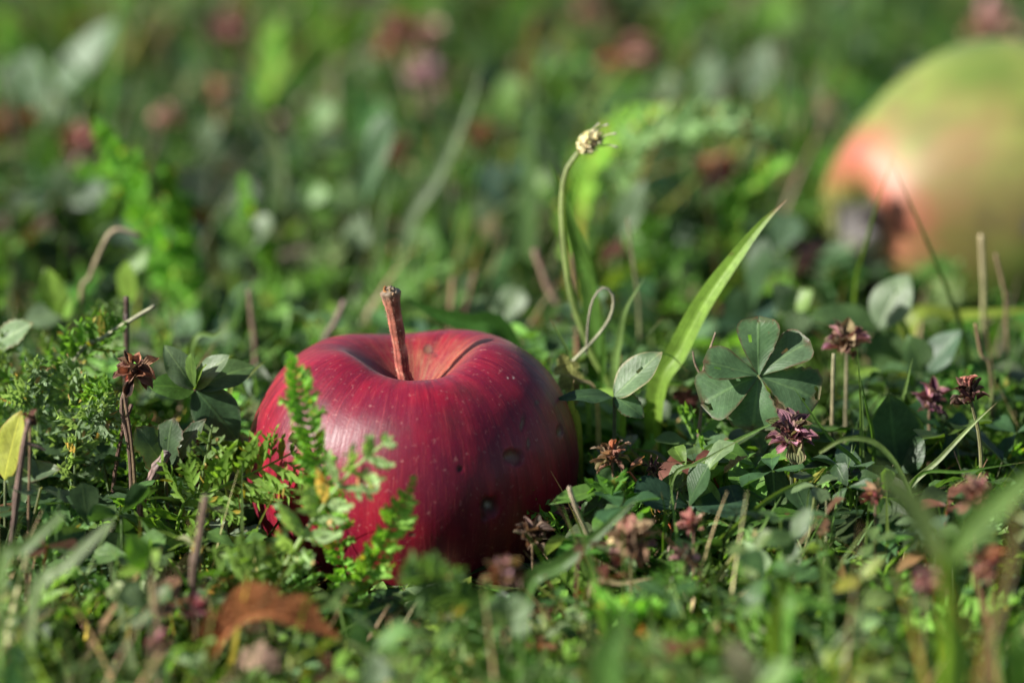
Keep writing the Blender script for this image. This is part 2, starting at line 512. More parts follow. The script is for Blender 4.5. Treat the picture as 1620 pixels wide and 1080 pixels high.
def red_apple_material():
    m, t, out = new_mat('red_apple_skin'); g = NG(t)
    st = g.n('Attribute', attribute_name='streak').outputs['Vector']
    mk = g.n('Attribute', attribute_name='marks').outputs['Color']
    sm = g.n('SeparateColor'); t.links.new(mk, sm.inputs[0])
    reg = g.n('Attribute', attribute_name='region').outputs['Color']
    sr = g.n('SeparateColor'); t.links.new(reg, sr.inputs[0])
    pos = g.n('TexCoord').outputs['Object']
    s1 = g.noise(st, 1.0, 4.0, 0.65)
    st2 = g.n('VectorMath', operation='MULTIPLY'); g.set(st2.inputs[0], st); st2.inputs[1].default_value = (4.5, 4.5, 1.7)
    s2 = g.noise(st2.outputs[0], 1.0, 4.0, 0.7)
    big = g.noise(pos, 42, 3, 0.5)
    # base reds
    c = g.mix(g.ramp(s1, 0.30, 0.70), (0.105, 0.003, 0.014, 1), (0.250, 0.008, 0.023, 1))
    c = g.mix(g.ramp(big, 0.40, 0.68, 0.0, 0.75), c, (0.085, 0.0035, 0.019, 1))
    c = g.mix(g.math('MULTIPLY', g.ramp(s2, 0.55, 0.85), 0.6), c, (0.42, 0.050, 0.058, 1))
    c = g.mix(g.math('MULTIPLY', g.ramp(s2, 0.34, 0.16), 0.5), c, (0.07, 0.004, 0.016, 1))
    # less coloured skin near the bottom right, yellower streaks
    c = g.mix(g.math('MULTIPLY', sr.outputs[1], g.ramp(s1, 0.45, 0.7)), c, (0.34, 0.15, 0.035, 1))
    # russet in the stem basin
    rn = g.noise(st2.outputs[0], 2.2, 5.0, 0.75)
    rus = g.math('MULTIPLY', sr.outputs[0], g.ramp(rn, 0.42, 0.66), clamp=True)
    c = g.mix(g.math('MULTIPLY', rus, 0.85), c, g.mix(g.noise(pos, 1100, 3, 0.7), (0.16, 0.055, 0.028, 1), (0.42, 0.27, 0.12, 1)))
    # lenticels
    vo = g.n('TexVoronoi'); g.set(vo.inputs['Vector'], pos); vo.inputs['Scale'].default_value = 330
    wn = g.n('TexWhiteNoise'); g.set(wn.inputs['Vector'], vo.outputs['Position'])
    dot = g.math('MULTIPLY', g.ramp(vo.outputs['Distance'], 0.05, 0.10, 1, 0), g.ramp(wn.outputs['Value'], 0.62, 1.0))
    c = g.mix(g.math('MULTIPLY', dot, 0.5), c, (0.40, 0.13, 0.09, 1))
    # fine scuffs and dust
    sc = g.n('TexNoise'); g.set(sc.inputs['Vector'], pos); sc.inputs['Scale'].default_value = 900; sc.inputs['Detail'].default_value = 4
    c = g.mix(g.ramp(sc.outputs['Fac'], 0.60, 0.76, 0, 0.30), c, (0.42, 0.20, 0.18, 1))
    fl = g.n('VectorMath', operation='MULTIPLY'); g.set(fl.inputs[0], st); fl.inputs[1].default_value = (22, 22, 4.5)
    c = g.mix(g.ramp(g.noise(fl.outputs[0], 1.0, 3.0, 0.6), 0.62, 0.72, 0, 0.35), c, (0.46, 0.13, 0.10, 1))
    # marks
    c = g.mix(sm.outputs[0], c, (0.028, 0.010, 0.010, 1))
    c = g.mix(sm.outputs[2], c, g.mix(s2, (0.07, 0.035, 0.022, 1), (0.16, 0.09, 0.055, 1)))
    c = g.mix(sm.outputs[1], c, (0.42, 0.36, 0.33, 1))
    b = g.n('Bump'); b.inputs['Strength'].default_value = 0.22; b.inputs['Distance'].default_value = 0.0005
    hh = g.math('ADD', g.math('MULTIPLY', s2, 0.6), g.math('MULTIPLY', g.noise(pos, 1500, 2, 0.5), 0.35))
    g.set(b.inputs['Height'], hh)
    p = g.n('BsdfPrincipled'); g.set(p.inputs['Base Color'], c)
    rr = g.math('ADD', g.math('ADD', g.ramp(big, 0.3, 0.7, 0.33, 0.45), g.ramp(s2, 0.3, 0.7, -0.05, 0.07)), g.math('MULTIPLY', rus, 0.25))
    rr = g.math('ADD', rr, g.math('MULTIPLY', sm.outputs[0], 0.3))
    g.set(p.inputs['Roughness'], rr)
    p.inputs['Specular IOR Level'].default_value = 0.30
    g.set(p.inputs['Normal'], b.outputs[0])
    p.inputs['Sheen Weight'].default_value = 0.03; p.inputs['Sheen Roughness'].default_value = 0.4
    p.inputs['Sheen Tint'].default_value = (1.0, 0.75, 0.85, 1)
    p.inputs['Subsurface Weight'].default_value = 0.28
    p.inputs['Subsurface Radius'].default_value = (0.012, 0.003, 0.002)
    p.inputs['Subsurface Scale'].default_value = 0.6
    t.links.new(p.outputs[0], out.inputs[0])
    return m

APPLE_SINK = 0.12
def PY_(px, py, y):
    dr = FWD + RGT * ((px - 810) / FPX) + UPV * ((540 - py) / FPX)
    return CAM + dr * ((y - CAM[1]) / dr[1])
def build_red_apple():
    prof = [(0.0, 0.75), (0.35, 0.6), (0.8, 0.2), (1.35, 0.0), (1.95, 0.10), (2.55, 0.52), (3.05, 1.2), (3.38, 2.05), (3.50, 2.8), (3.43, 3.5),
            (3.19, 4.2), (2.82, 4.76), (2.38, 5.11), (1.95, 5.28), (1.52, 5.29), (1.14, 5.10), (0.8, 4.80), (0.5, 4.5), (0.25, 4.3), (0.0, 4.22)]
    V, TH, v = apple_surface(prof, 520, 280, 0.02, seed=11)
    V = V * np.array([1.03, 1.02, 1.0]) + np.array([-0.04, 0, 0])
    # one side of the stem basin is pinched into a fold (towards +x, slightly behind)
    R = np.hypot(V[..., 0], V[..., 1]); ang = np.arctan2(V[..., 1], V[..., 0])
    fold = np.exp(-(((ang - 0.30) + 0.25 * (R - 1.0)) / 0.11) ** 2) * np.exp(-((R - 1.05) / 0.62) ** 2) * (V[..., 2] > 3.7)
    V[..., 2] -= 0.045 * fold
    foldb = np.exp(-(((ang - 0.52) + 0.25 * (R - 1.0)) / 0.16) ** 2) * np.exp(-((R - 1.0) / 0.7) ** 2) * (V[..., 2] > 3.7)
    V[..., 2] += 0.02 * foldb
    V[..., 2] += 0.10 * np.cos(2 * ang - 0.6) * np.exp(-((R - 1.6) / 0.9) ** 2) * (V[..., 2] > 3.7) + 0.06 * np.cos(3 * ang + 1.0) * np.exp(-((R - 1.4) / 0.7) ** 2) * (V[..., 2] > 3.7)
    V[..., 2] += 0.03 * fbm3(V.reshape(-1, 3), 5, 1.6).reshape(TH.shape) * np.clip(V[..., 2] / 3, 0, 1)
    o = np.array([0, 0, -APPLE_SINK])
    Wd = V + o
    N = grid_normals(V)
    px, py, d = proj(Wd.reshape(-1, 3)); px = px.reshape(TH.shape); py = py.reshape(TH.shape)
    front = ((Wd - CAM) * N).sum(-1) < 0
    dark = np.zeros(TH.shape); pale = np.zeros(TH.shape); tan = np.zeros(TH.shape); dent = np.zeros(TH.shape)
    nz = fbm3(V.reshape(-1, 3), 9, 7.0).reshape(TH.shape)
    def mark(x, y, r, kind, depth=0.0, asp=1.0, rot=0.0):
        c, s = math.cos(rot), math.sin(rot)
        dx = px - x; dy = py - y
        q = np.hypot((dx * c + dy * s), (dy * c - dx * s) / asp) / r * (1 + 0.55 * nz)
        f = np.where(front, 1.0, 0.0)
        f = f * (np.hypot(dx, dy) < 90)
        def sst(a, b): return np.clip((b - q) / (b - a), 0, 1) * f
        if kind == 'hole':
            np.maximum(dark, sst(0.55, 1.25) * 0.9, out=dark); np.maximum(tan, sst(0.35, 0.7) * 0.9, out=tan); np.maximum(pale, sst(0.1, 0.5) * 0.55, out=pale)
        elif kind == 'scab':
            np.maximum(tan, sst(0.6, 1.0) * 0.85, out=tan); np.maximum(dark, np.clip(sst(0.9, 1.4) - sst(0.6, 0.9), 0, 1) * 0.7, out=dark)
        elif kind == 'dark': np.maximum(dark, sst(0.5, 1.0) * 0.9, out=dark)
        elif kind == 'pale': np.maximum(pale, sst(0.4, 1.0) * 0.8, out=pale)
        elif kind == 'bruise': np.maximum(dark, sst(0.1, 1.2) * 0.4, out=dark)
        if depth: dent[...] = np.maximum(dent, depth * np.clip(1 - q * q * 0.7, 0, 1) * f)
    mark(776, 801, 15, 'hole', 0.14, 0.95); mark(810, 721, 13, 'scab', 0.07, 0.8)
    mark(577, 764, 10, 'scab', 0.05, 1.0); mark(826, 672, 4, 'scab', 0.015, 2.6, 0.2); mark(836, 700, 3, 'scab', 0.01, 2.8)
    mark(728, 742, 3.6, 'dark', 0.03); mark(803, 597, 2.4, 'pale'); mark(812, 597, 2.8, 'pale'); mark(676, 553, 6, 'scab', 0.02)
    mark(652, 846, 6, 'scab', 0.02, 0.6); mark(886, 683, 5, 'scab', 0.03, 1.6); mark(466, 700, 10, 'scab', 0.03, 0.8)
    mark(850, 636, 2.4, 'scab')
    mark(735, 616, 30, 'bruise', 0, 0.5, 0.5); mark(715, 665, 34, 'bruise', 0, 0.7, 0.3); mark(600, 700, 26, 'bruise', 0, 1.4)
    mark(500, 640, 30, 'bruise', 0, 0.4)
    V = V - N * dent[..., None]
    R = np.hypot(V[..., 0], V[..., 1])
    top = (v > 0.5)
    cav = np.clip((1.75 + 0.25 * nz - R) / 0.9, 0, 1) * top * (0.35 + 0.65 * np.clip(np.cos(ang - 0.9) * 0.9 + 0.4, 0, 1)) + 0.9 * np.clip((0.6 - R) / 0.3, 0, 1) * top
    under = np.clip((np.cos(ang + 0.55) - 0.55) * 2.0, 0, 1) * np.clip((2.6 - V[..., 2]) / 1.6, 0, 1) * 0.5 + np.clip((np.cos(ang - 0.35) - 0.85) * 5, 0, 1) * 0.35
    arc = np.linspace(0, 1, V.shape[0])[:, None]
    streak = np.stack([np.cos(TH) * 9.0, np.sin(TH) * 9.0, np.broadcast_to(arc * 5.2, TH.shape)], -1)
    one = np.ones(TH.shape)
    root = thing('apple', 'red apple with an upright stem and small worm holes, sharp in front', 'apple', o)
    body = apple_mesh(V, {
        'streak': ('FLOAT_VECTOR', 'vector', streak),
        'marks': ('FLOAT_COLOR', 'color', np.stack([dark, pale, tan, one], -1)),
        'region': ('FLOAT_COLOR', 'color', np.stack([np.clip(cav, 0, 1), np.clip(under, 0, 1), one * 0, one], -1))}, 'fruit_body', red_apple_material(), root)
    # stem
    mb = MB()
    zc = 4.08
    pts = [(0.02, 0.0, zc), (-0.03, -0.02, 4.4)] + [tuple(PY_(x_, y_, -0.08) - o) for x_, y_ in ((641, 598), (634, 560), (627, 515), (620, 478), (617, 461))]
    P = spline(pts, 40)
    t = np.linspace(0, 1, 40)
    R = 0.155 - 0.01 * np.clip(t * 2, 0, 1) + 0.025 * np.clip((t - .6) / .3, 0, 1) + 0.06 * np.clip((t - 0.86) / 0.1, 0, 1) ** 1.3
    c0 = np.array([0.30, 0.055, 0.04]); c1 = np.array([0.31, 0.10, 0.055]); c2 = np.array([0.17, 0.12, 0.075])
    q = np.clip((t[:, None] - 0.35) * 1.8, 0, 1); q2 = np.clip((t[:, None] - 0.86) * 8, 0, 1)
    cc = (c0 * (1 - q) + c1 * q) * (1 - q2) + c2 * q2
    cc = cc * (1 + 0.3 * rng.normal(size=(40, 1)) * .6)
    tube(mb, P, R * (1 + 0.06 * np.sin(t * 31)), cc, k=18, rough=0.035)
    vn = fbm3(mb.V[0], 31, 14.0)[:, None]
    mb.C[0] = np.clip(mb.C[0] * (1 + .35 * vn) + np.clip(vn - .45, 0, 1) * np.array([.45, .38, .25]), .01, .9)
    stem = mb.build('stem', M_STALK, root)
    # fine pale fuzz on the stem
    n = 900
    i = rng.integers(2, 38, n); a = rng.random(n) * 6.28
    T, S, Nn = frames(P)
    dirs = np.cos(a)[:, None] * S[i] + np.sin(a)[:, None] * Nn[i]
    fz = MB()
    spindles(fz, P[i] + dirs * (R[i] * 0.97)[:, None], dirs + rng.normal(size=(n, 3)) * 0.9, rng.uniform(0.02, 0.07, n), 0.0035, (0.42, 0.33, 0.26), k=3)
    fz.build('stem_fuzz', M_DRY, stem)
    # broken, corky end of the stem
    e = MB()
    T = nrm(P[-1] - P[-3])
    for k in range(26):
        dd = nrm(rng.normal(size=3)); dd = dd - T * min(0, dd @ T)
        bpt = P[-1] + (dd - T * (dd @ T)) * 0.17 * rng.random() ** 0.5 - T * 0.04
        tube(e, np.array([bpt, bpt + T * rng.uniform(.05, .12) + rng.normal(size=3) * 0.03]), [0.05, 0.022], jit([(0.30, .2, .11), (0.12, .1, .085), (0.36, .15, .05)][k % 3], .2), k=5)
    e.build('stem_end', M_DRY, stem)
build_red_apple()

def green_apple_material():
    m, t, out = new_mat('green_apple_skin'); g = NG(t)
    st = g.n('Attribute', attribute_name='streak').outputs['Vector']
    reg = g.n('Attribute', attribute_name='region').outputs['Color']
    sr = g.n('SeparateColor'); t.links.new(reg, sr.inputs[0])
    pos = g.n('TexCoord').outputs['Object']
    s1 = g.noise(st, 1.0, 3, 0.6); big = g.noise(pos, 30, 3, 0.5)
    c = g.mix(g.ramp(big, 0.35, 0.65), (0.10, 0.145, 0.026, 1), (0.225, 0.265, 0.055, 1))
    c = g.mix(g.math('MULTIPLY', sr.outputs[1], g.ramp(s1, 0.25, 0.6, 0.55, 1.0)), c, (0.20, 0.135, 0.05, 1))
    c = g.mix(g.math('MULTIPLY', sr.outputs[0], g.ramp(s1, 0.25, 0.55, 0.6, 1.0)), c, (0.33, 0.075, 0.06, 1))
    c = g.mix(g.ramp(g.noise(pos, 90, 4, 0.65), 0.54, 0.70, 0, 0.6), c, (0.13, 0.10, 0.04, 1))
    c = g.mix(sr.outputs[2], c, (0.11, 0.10, 0.095, 1))
    b = g.n('Bump'); b.inputs['Strength'].default_value = 0.15; b.inputs['Distance'].default_value = 0.0005
    g.set(b.inputs['Height'], g.noise(pos, 600, 3, 0.6))
    p = g.n('BsdfPrincipled'); g.set(p.inputs['Base Color'], c)
    g.set(p.inputs['Roughness'], g.math('ADD', g.math('MULTIPLY', sr.outputs[2], 0.3), g.ramp(big, 0.3, 0.7, 0.40, 0.56))); p.inputs['Specular IOR Level'].default_value = 0.5
    g.set(p.inputs['Normal'], b.outputs[0])
    p.inputs['Subsurface Weight'].default_value = 0.08; p.inputs['Subsurface Radius'].default_value = (0.005, 0.004, 0.001); p.inputs['Subsurface Scale'].default_value = 0.6
    t.links.new(p.outputs[0], out.inputs[0])
    return m

APPLE2 = None
def build_green_apple():
    global APPLE2
    prof = [(0.0, 0.75), (0.3, 0.72), (0.62, 0.45), (0.95, 0.12), (1.35, 0.0), (1.85, 0.16), (2.45, 0.75), (3.15, 1.75), (3.75, 2.9), (4.12, 4.1), (4.2, 5.1), (3.98, 6.1),
            (3.4, 6.95), (2.6, 7.35), (1.8, 7.3), (1.1, 6.8), (0.6, 6.2), (0.2, 5.85), (0.0, 5.8)]
    V, TH, v = apple_surface(prof, 360, 200, 0.035, seed=4)
    C = PD(1526, 322, 19.5)
    up = nrm([0.88, 0.47, 0.02])            # from the calyx (facing left and towards us) to the stem end
    x = nrm(np.cross([0, 0, 1.0], up)); y = np.cross(up, x)
    Rm = np.stack([x, y, up], 1)
    V = (V - np.array([0, 0, 3.7])) * np.array([1.04, 1.04, 0.98])
    Vw = V @ Rm.T
    low = (Vw[..., 2] + C[2]).min()
    g0 = float(gz(C[0], C[1]))
    APPLE2 = C.copy()
    R = np.hypot(V[..., 0], V[..., 1])
    ang = np.arctan2(V[..., 1], V[..., 0])
    end = np.clip((-V[..., 2] - 1.2) / 1.8, 0, 1)                 # towards the calyx
    # direction in the world of each point, for the blush (a coloured cheek, fixed to the fruit)
    Nw = nrm(Vw)
    nz2 = fbm3(V.reshape(-1, 3), 21, 1.3).reshape(TH.shape)
    side = Nw @ nrm([-0.35, -0.55, 0.75])
    cheek = np.clip(1 - np.abs(R - 1.75 - 0.3 * nz2) / 0.95, 0, 1) ** .8 * (V[..., 2] < 0) * np.clip((side - 0.30) / 0.4, 0, 1) * 1.2
    cheek = np.clip(cheek, 0, 1) * .8
    orange = np.clip((Nw @ nrm([-0.40, -0.78, 0.42]) - 0.60 + 0.2 * nz2) / 0.35, 0, 1)
    rot = np.clip((1.15 + 0.35 * nz2 + 0.35 * np.cos(ang * 2 + 1) - R) / 0.5, 0, 1) * (V[..., 2] < 0)
    rot = np.maximum(rot, np.clip((0.10 - np.linalg.norm(Nw - nrm([0.33, -0.93, 0.10]), axis=-1)) / 0.05, 0, 1) * 0.8)
    one = np.ones(TH.shape)
    streak = np.stack([np.cos(TH) * 5, np.sin(TH) * 5, v * 3.0], -1)
    root = thing('apple', 'blurred yellow green apple with a red cheek, lying on its side further back', 'apple', C)
    apple_mesh(Vw, {'streak': ('FLOAT_VECTOR', 'vector', streak),
                    'region': ('FLOAT_COLOR', 'color', np.stack([cheek, orange, rot, one], -1))}, 'fruit_body', green_apple_material(), root)
    cb = MB()
    for k in range(10):
        a = k / 10 * 6.28 + rng.normal() * 0.15
        bl = (np.array([math.cos(a) * 0.34, math.sin(a) * 0.34, -2.75])) @ Rm.T
        dl = (np.array([-math.cos(a) * 0.35, -math.sin(a) * 0.35, -1.0])) @ Rm.T
        put_leaf(cb, bl, dl, Rm @ np.array([math.cos(a), math.sin(a), 0.2]), rng.uniform(.7, 1.0), 0.22, jit((0.13, 0.12, 0.11)), shape='lance', nu=5, nv=2, bend=0.7)
    cb.build('calyx', M_DRY, root)
    print('apple2', C, 'low', low, 'ground', g0)
build_green_apple()

# ------------------------------------------------------------------ the turf nobody could count
def lim_py(px, d):
    """how high in the picture low turf may reach, so that the turf is short where the photo shows it short"""
    px = np.asarray(px, float); d = np.asarray(d, float)
    left = np.interp(d, [-30, -10, -4, -1, 2, 5, 9, 14, 20], [960, 900, 820, 690, 600, 520, 430, 330, -400])
    mid = np.interp(d, [-30, -10, -3.3, -3, 2, 5, 9, 14, 20], [1000, 985, 960, 950, 760, 520, 440, 340, -400])
    right = np.interp(d, [-30, -10, -4, -1, 2, 5, 9, 14, 20], [960, 880, 800, 740, 650, 540, 440, 340, -400])
    a = np.clip((px - 380) / 60, 0, 1); b = np.clip((px - 900) / 60, 0, 1)
    o = left * (1 - a) + mid * a
    o = o * (1 - b) + right * b
    c = np.clip((px - 1250) / 60, 0, 1) * ((d > 4) & (d < 23))
    return np.where(c > 0, np.maximum(o, 425 + 20 * (px > 1450)), o)

def scatter(n, ylo=-17, yhi=80, power=1.0, seed=0, thin=1.0):
    r = np.random.default_rng(seed)
    y = ylo + (yhi - ylo) * r.random(n * 14) ** power
    depth = (y - CAM[1]) * FWD[1] + (0 - CAM[2]) * FWD[2]
    hw = 810 / FPX * depth + 5.0 + 0.05 * (y + 17)
    x = CAM[0] + (r.random(n * 14) * 2 - 1) * hw
    pn = np.sin(x * .55 + seed) * np.sin(y * .42 + seed * 1.7) + .6 * np.sin(x * .23 - y * .31 + seed * .7)
    ok = (np.hypot(x, y) > 3.3) & (r.random(n * 14) < np.clip(0.55 + 0.62 * pn, .04, 1) * np.interp(y, [0, 5, 22, 80], [1, 1, thin, thin]))
    ok &= np.hypot(x - APPLE2[0], (y - APPLE2[1])) > 3.6
    x, y = x[ok][:n], y[ok][:n]
    return np.stack([x, y, gz(x, y)], 1), r

def limit_heights(P, H, lo=0.15):
    """shorten what would stand taller than the photo's turf"""
    px, py0, d = proj(P)
    lim = lim_py(px, d)
    H = H * np.interp(d, [-30, 6, 12, 80], [1, 1, .66, .66])
    hmax = (py0 - lim) / FPX * (d + DIST) / 0.951
    return np.clip(np.minimum(H, hmax), lo, None)

def stamp(mb, tpl, P, R, S, Cm, seeds=None):
    """copies of one template (V,F4,F3,C,T) at P with rotation R (n,3,3), scale S (n,) and colour factor Cm (n,3)"""
    V, F4, F3, C, T = tpl
    n = len(P); m = len(V)
    if n == 0: return
    W = np.einsum('nij,mj->nmi', R, V) * np.asarray(S).reshape(n, 1, -1) + P[:, None, :]
    off = (np.arange(n) * m)[:, None, None]
    CC = C[None] * Cm[:, None, :]
    TT = np.repeat(T[None], n, 0).copy(); TT[:, :, 2] = rng.random((n, 1))
    mb.add(W.reshape(-1, 3), (F4[None] + off).reshape(-1, 4) if len(F4) else None, (F3[None] + off).reshape(-1, 3) if len(F3) else None,
           CC.reshape(-1, 3), TT.reshape(-1, 3))

def rotz_tilt(n, r, tilt):
    a = r.random(n) * 2 * math.pi; b = r.random(n) * 2 * math.pi; t = np.abs(r.normal(size=n)) * tilt
    ca, sa = np.cos(a), np.sin(a)
    Z = np.zeros((n, 3, 3)); Z[:, 0, 0] = ca; Z[:, 0, 1] = -sa; Z[:, 1, 0] = sa; Z[:, 1, 1] = ca; Z[:, 2, 2] = 1
    k = np.stack([np.cos(b), np.sin(b), np.zeros(n)], 1)
    K = np.zeros((n, 3, 3)); K[:, 0, 2] = k[:, 1]; K[:, 1, 2] = -k[:, 0]; K[:, 2, 0] = -k[:, 1]; K[:, 2, 1] = k[:, 0]
    I = np.eye(3)[None]
    Rt = I + np.sin(t)[:, None, None] * K + (1 - np.cos(t))[:, None, None] * (K @ K)
    return Rt @ Z

WHITE = np.array([1.0, 1.0, 1.0])
def tpl_clover_leaf(seed, L=0.85):
    mb = MB(); r = np.random.default_rng(seed)
    for a in (0, 2.05 + r.normal() * .15, -2.05 + r.normal() * .15):
        el = r.normal() * 0.25 + 0.12
        d = (math.cos(a) * math.cos(el), math.sin(a) * math.cos(el), math.sin(el))
        k = r.uniform(.8, 1.1)
        put_leaf(mb, (d[0] * .04, d[1] * .04, 0), d, (-math.sin(el) * math.cos(a) + r.normal() * .15, -math.sin(el) * math.sin(a) + r.normal() * .15, math.cos(el)), L * k, L * 0.40 * k, WHITE * r.uniform(.85, 1.15),
                 shape='obovate', nu=6, nv=2, fold=r.uniform(.05, .5), bend=r.uniform(-.1, .8), ripple=.03, seed=int(r.integers(1e6)))
    return mb.arrays()

def tpl_oval(seed, L=1.0, shape='oval', W=0.30):
    mb = MB(); r = np.random.default_rng(seed)
    V, F, T = leaf_local(L, L * W, shape, 7, 2, r.uniform(.1, .5), r.uniform(.1, 1.1), .04, seed=seed)
    mb.add(V, F, None, WHITE, T)
    return mb.arrays()

def frond_mesh(mb, P, Wd, npair, col, hint, lift=0.5, lobes=4, fat=1.0, tipcol=None, rr=0.03, fine=True, r=rng):
    """a feathery yarrow leaf along curve P: a rib with pairs of pinnae, each with little lobes"""
    P = np.asarray(P, float); n = len(P)
    T, S, N = frames(P, hint)
    col = np.asarray(col, float)
    B = []; D = []; L = []; R = []; C = []; NN = []
    for i in range(npair):
        u = (0.10 + 0.90 * (i + 0.5) / npair) * (n - 1)
        k = min(int(u), n - 2); f = u - k
        p = P[k] * (1 - f) + P[k + 1] * f
        uu = u / (n - 1)
        w = Wd * min(1.0, (1 - uu) * 4.0 + 0.02) ** 0.6 * (0.5 + 0.5 * min(1.0, uu * 3.5)) * r.uniform(.85, 1.1)
        w = max(w, 0.12 * Wd)
        for sg in (1, -1):
            li = lift + r.normal() * 0.25
            ax = nrm(T[k] * (0.45 + 0.4 * uu + r.normal() * .12) + S[k] * sg * math.cos(li) + N[k] * math.sin(li))
            lw = w * r.uniform(.8, 1.1)
            B.append(p); D.append(ax); L.append(lw); R.append(0.028 * fat * (0.7 + lw)); C.append(col * r.uniform(.8, 1.15)); NN.append(N[k] + r.normal(size=3) * .35)
            m = max(1, int(round(lobes * (lw / Wd + 0.15))))
            for j in range(m):
                for s2 in (1, -1):
                    q = (j + 0.7 + 0.3 * (s2 > 0)) / (m + 0.6)
                    dd = nrm(ax * 0.75 + T[k] * s2 * 0.62 + N[k] * r.normal() * 0.45)
                    ll = lw * r.uniform(.28, .44) * (1 - .4 * q)
                    B.append(p + ax * lw * q); D.append(dd); L.append(ll); R.append(0.022 * fat * (0.6 + ll)); C.append((col if tipcol is None else np.asarray(tipcol)) * r.uniform(.8, 1.25)); NN.append(N[k] + r.normal(size=3) * .6)
    C = np.array(C); q = r.random(len(C)) < .06
    C[q] = C[q] * np.array([2.2, .9, .9])
    flats(mb, B, D, L, np.array(R) * 1.15, C, np.array(NN))
    if rr: tube(mb, P, np.linspace(rr, rr * 0.4, n), col * np.array([1.25, 1.2, 1.1]), k=5)

def tpl_frond(seed, L=1.0):
    r = np.random.default_rng(seed); mb = MB()
    b = r.uniform(.3, 1.2)
    t = np.linspace(0, 1, 12)
    P = np.stack([L * np.sin(b * t) / b, 0.1 * L * np.sin(t * 2 + seed), L * (1 - np.cos(b * t)) / b * -1], 1)
    P[:, 2] += 0.35 * L * t
    frond_mesh(mb, P, L * r.uniform(.18, .27), 14, WHITE, (0, 0, 1.0), r.uniform(.2, .8), lobes=2, fat=0.85, rr=0.012, fine=False, r=r)
    return mb.arrays()

def petioles(mb, A, Bp, rad, col, r, k=3):
    """thin bowed stalks from A to B, all at once"""
    n = len(A); m = 5
    t = np.linspace(0, 1, m)
    bow = r.normal(size=(n, 3)) * 0.12 * np.linalg.norm(Bp - A, axis=1)[:, None]
    P = A[:, None] * (1 - t)[None, :, None] + Bp[:, None] * t[None, :, None] + bow[:, None] * (4 * t * (1 - t))[None, :, None]
    a = np.arange(k) / k * 6.283
    ring = np.stack([np.cos(a), np.sin(a), 0 * a], 1)
    V = P[:, :, None, :] + ring[None, None] * np.asarray(rad).reshape(-1, 1, 1, 1)
    F = grid_faces(m, k, True)
    off = (np.arange(n) * m * k)[:, None, None]
    mb.add(V.reshape(-1, 3), (F[None] + off).reshape(-1, 4), None, np.repeat(col, m * k, 0))

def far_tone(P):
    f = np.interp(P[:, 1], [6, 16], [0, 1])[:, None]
    near_sunlit = np.interp(P[:, 1], [-9, -3], [1, 0])[:, None]  # sunlit look of the nearest turf, painted into the plant colours
    return (1 + f * (np.array([0.70, 0.77, 0.88]) - 1)) * (1 + near_sunlit * np.array([.45, .32, .1]))

def colour_mix(r, n, choices, probs, a=0.32):
    c = np.asarray(choices)[r.choice(len(choices), n, p=probs)]
    return c * np.exp(r.normal(size=(n, 1)) * a) * np.exp(r.normal(size=(n, 3)) * a * 0.3)

def fill_clover():
    mb = MB()
    for k in range(8):
        n = 330
        P, r = scatter(n, -17, 78, 1.15, 100 + k, .26)
        H = limit_heights(P, r.uniform(0.6, 3.6, n))
        S = r.uniform(.65, 1.35, n) * np.clip(0.42 + H / 1.8, 0.42, 1.0) * np.interp(P[:, 1], [-6, -2, 5, 22], [.62, 1, 1, 2.0])
        top = P + np.stack([r.normal(size=n) * .3 * H, r.normal(size=n) * .3 * H, H], 1)
        top[:, 2] = np.maximum(top[:, 2], gz(top[:, 0], top[:, 1]) + .1)
        c = colour_mix(r, n, [CLOVER, CLOVER_D, SAGE, YARROW_B, YELLOW, BROWN], [.425, .2, .2, .12, 0, .055])
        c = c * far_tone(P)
        stamp(mb, tpl_clover_leaf(k), top, rotz_tilt(n, r, 0.5), S, c)
        petioles(mb, P, top, np.full(n, .035), c * np.array([1.5, 1.2, 1.0]), r)
    o = mb.build('clover_foliage', M_LEAF); o['kind'] = 'stuff'

def fill_weeds():
    mb = MB()
    for k in range(10):
        n = 270
        P, r = scatter(n, -17, 78, 1.1, 300 + k, .26)
        H = limit_heights(P, r.uniform(0.2, 2.9, n))
        S = r.uniform(.7, 1.8, n) * np.clip(0.35 + H / 1.6, .35, 1) * np.interp(P[:, 1], [-6, -2, 5, 22], [.6, 1, 1, 1.7])
        c = colour_mix(r, n, [YARROW, CLOVER_D, SAGE, LIME, GRASS, BROWN, YELLOW], [.305, .28, .2, .09, .1, .025, 0])
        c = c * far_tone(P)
        top = P + np.stack([r.normal(size=n) * .25, r.normal(size=n) * .25, H], 1)
        R = rotz_tilt(n, r, 0.35); 
        stamp(mb, tpl_oval(40 + k, 1.0, ['oval', 'obovate', 'lance', 'oval', 'round'][k % 5], [.32, .36, .22, .4, .42][k % 5]), top, R, S, c)
        R2 = R.copy(); R2[:, :, :2] *= -1                     # the opposite leaf of the pair
        stamp(mb, tpl_oval(60 + k, 1.0, ['oval', 'obovate', 'lance', 'oval', 'round'][k % 5], [.32, .36, .22, .4, .42][k % 5]), top, R2, S * r.uniform(.7, 1.1, n), c * np.exp(r.normal(size=(n, 1)) * .1))
        petioles(mb, P, top, np.full(n, .04), c * np.array([1.6, 1.15, 1.0]), r)
    o = mb.build('undergrowth', M_LEAF); o['kind'] = 'stuff'

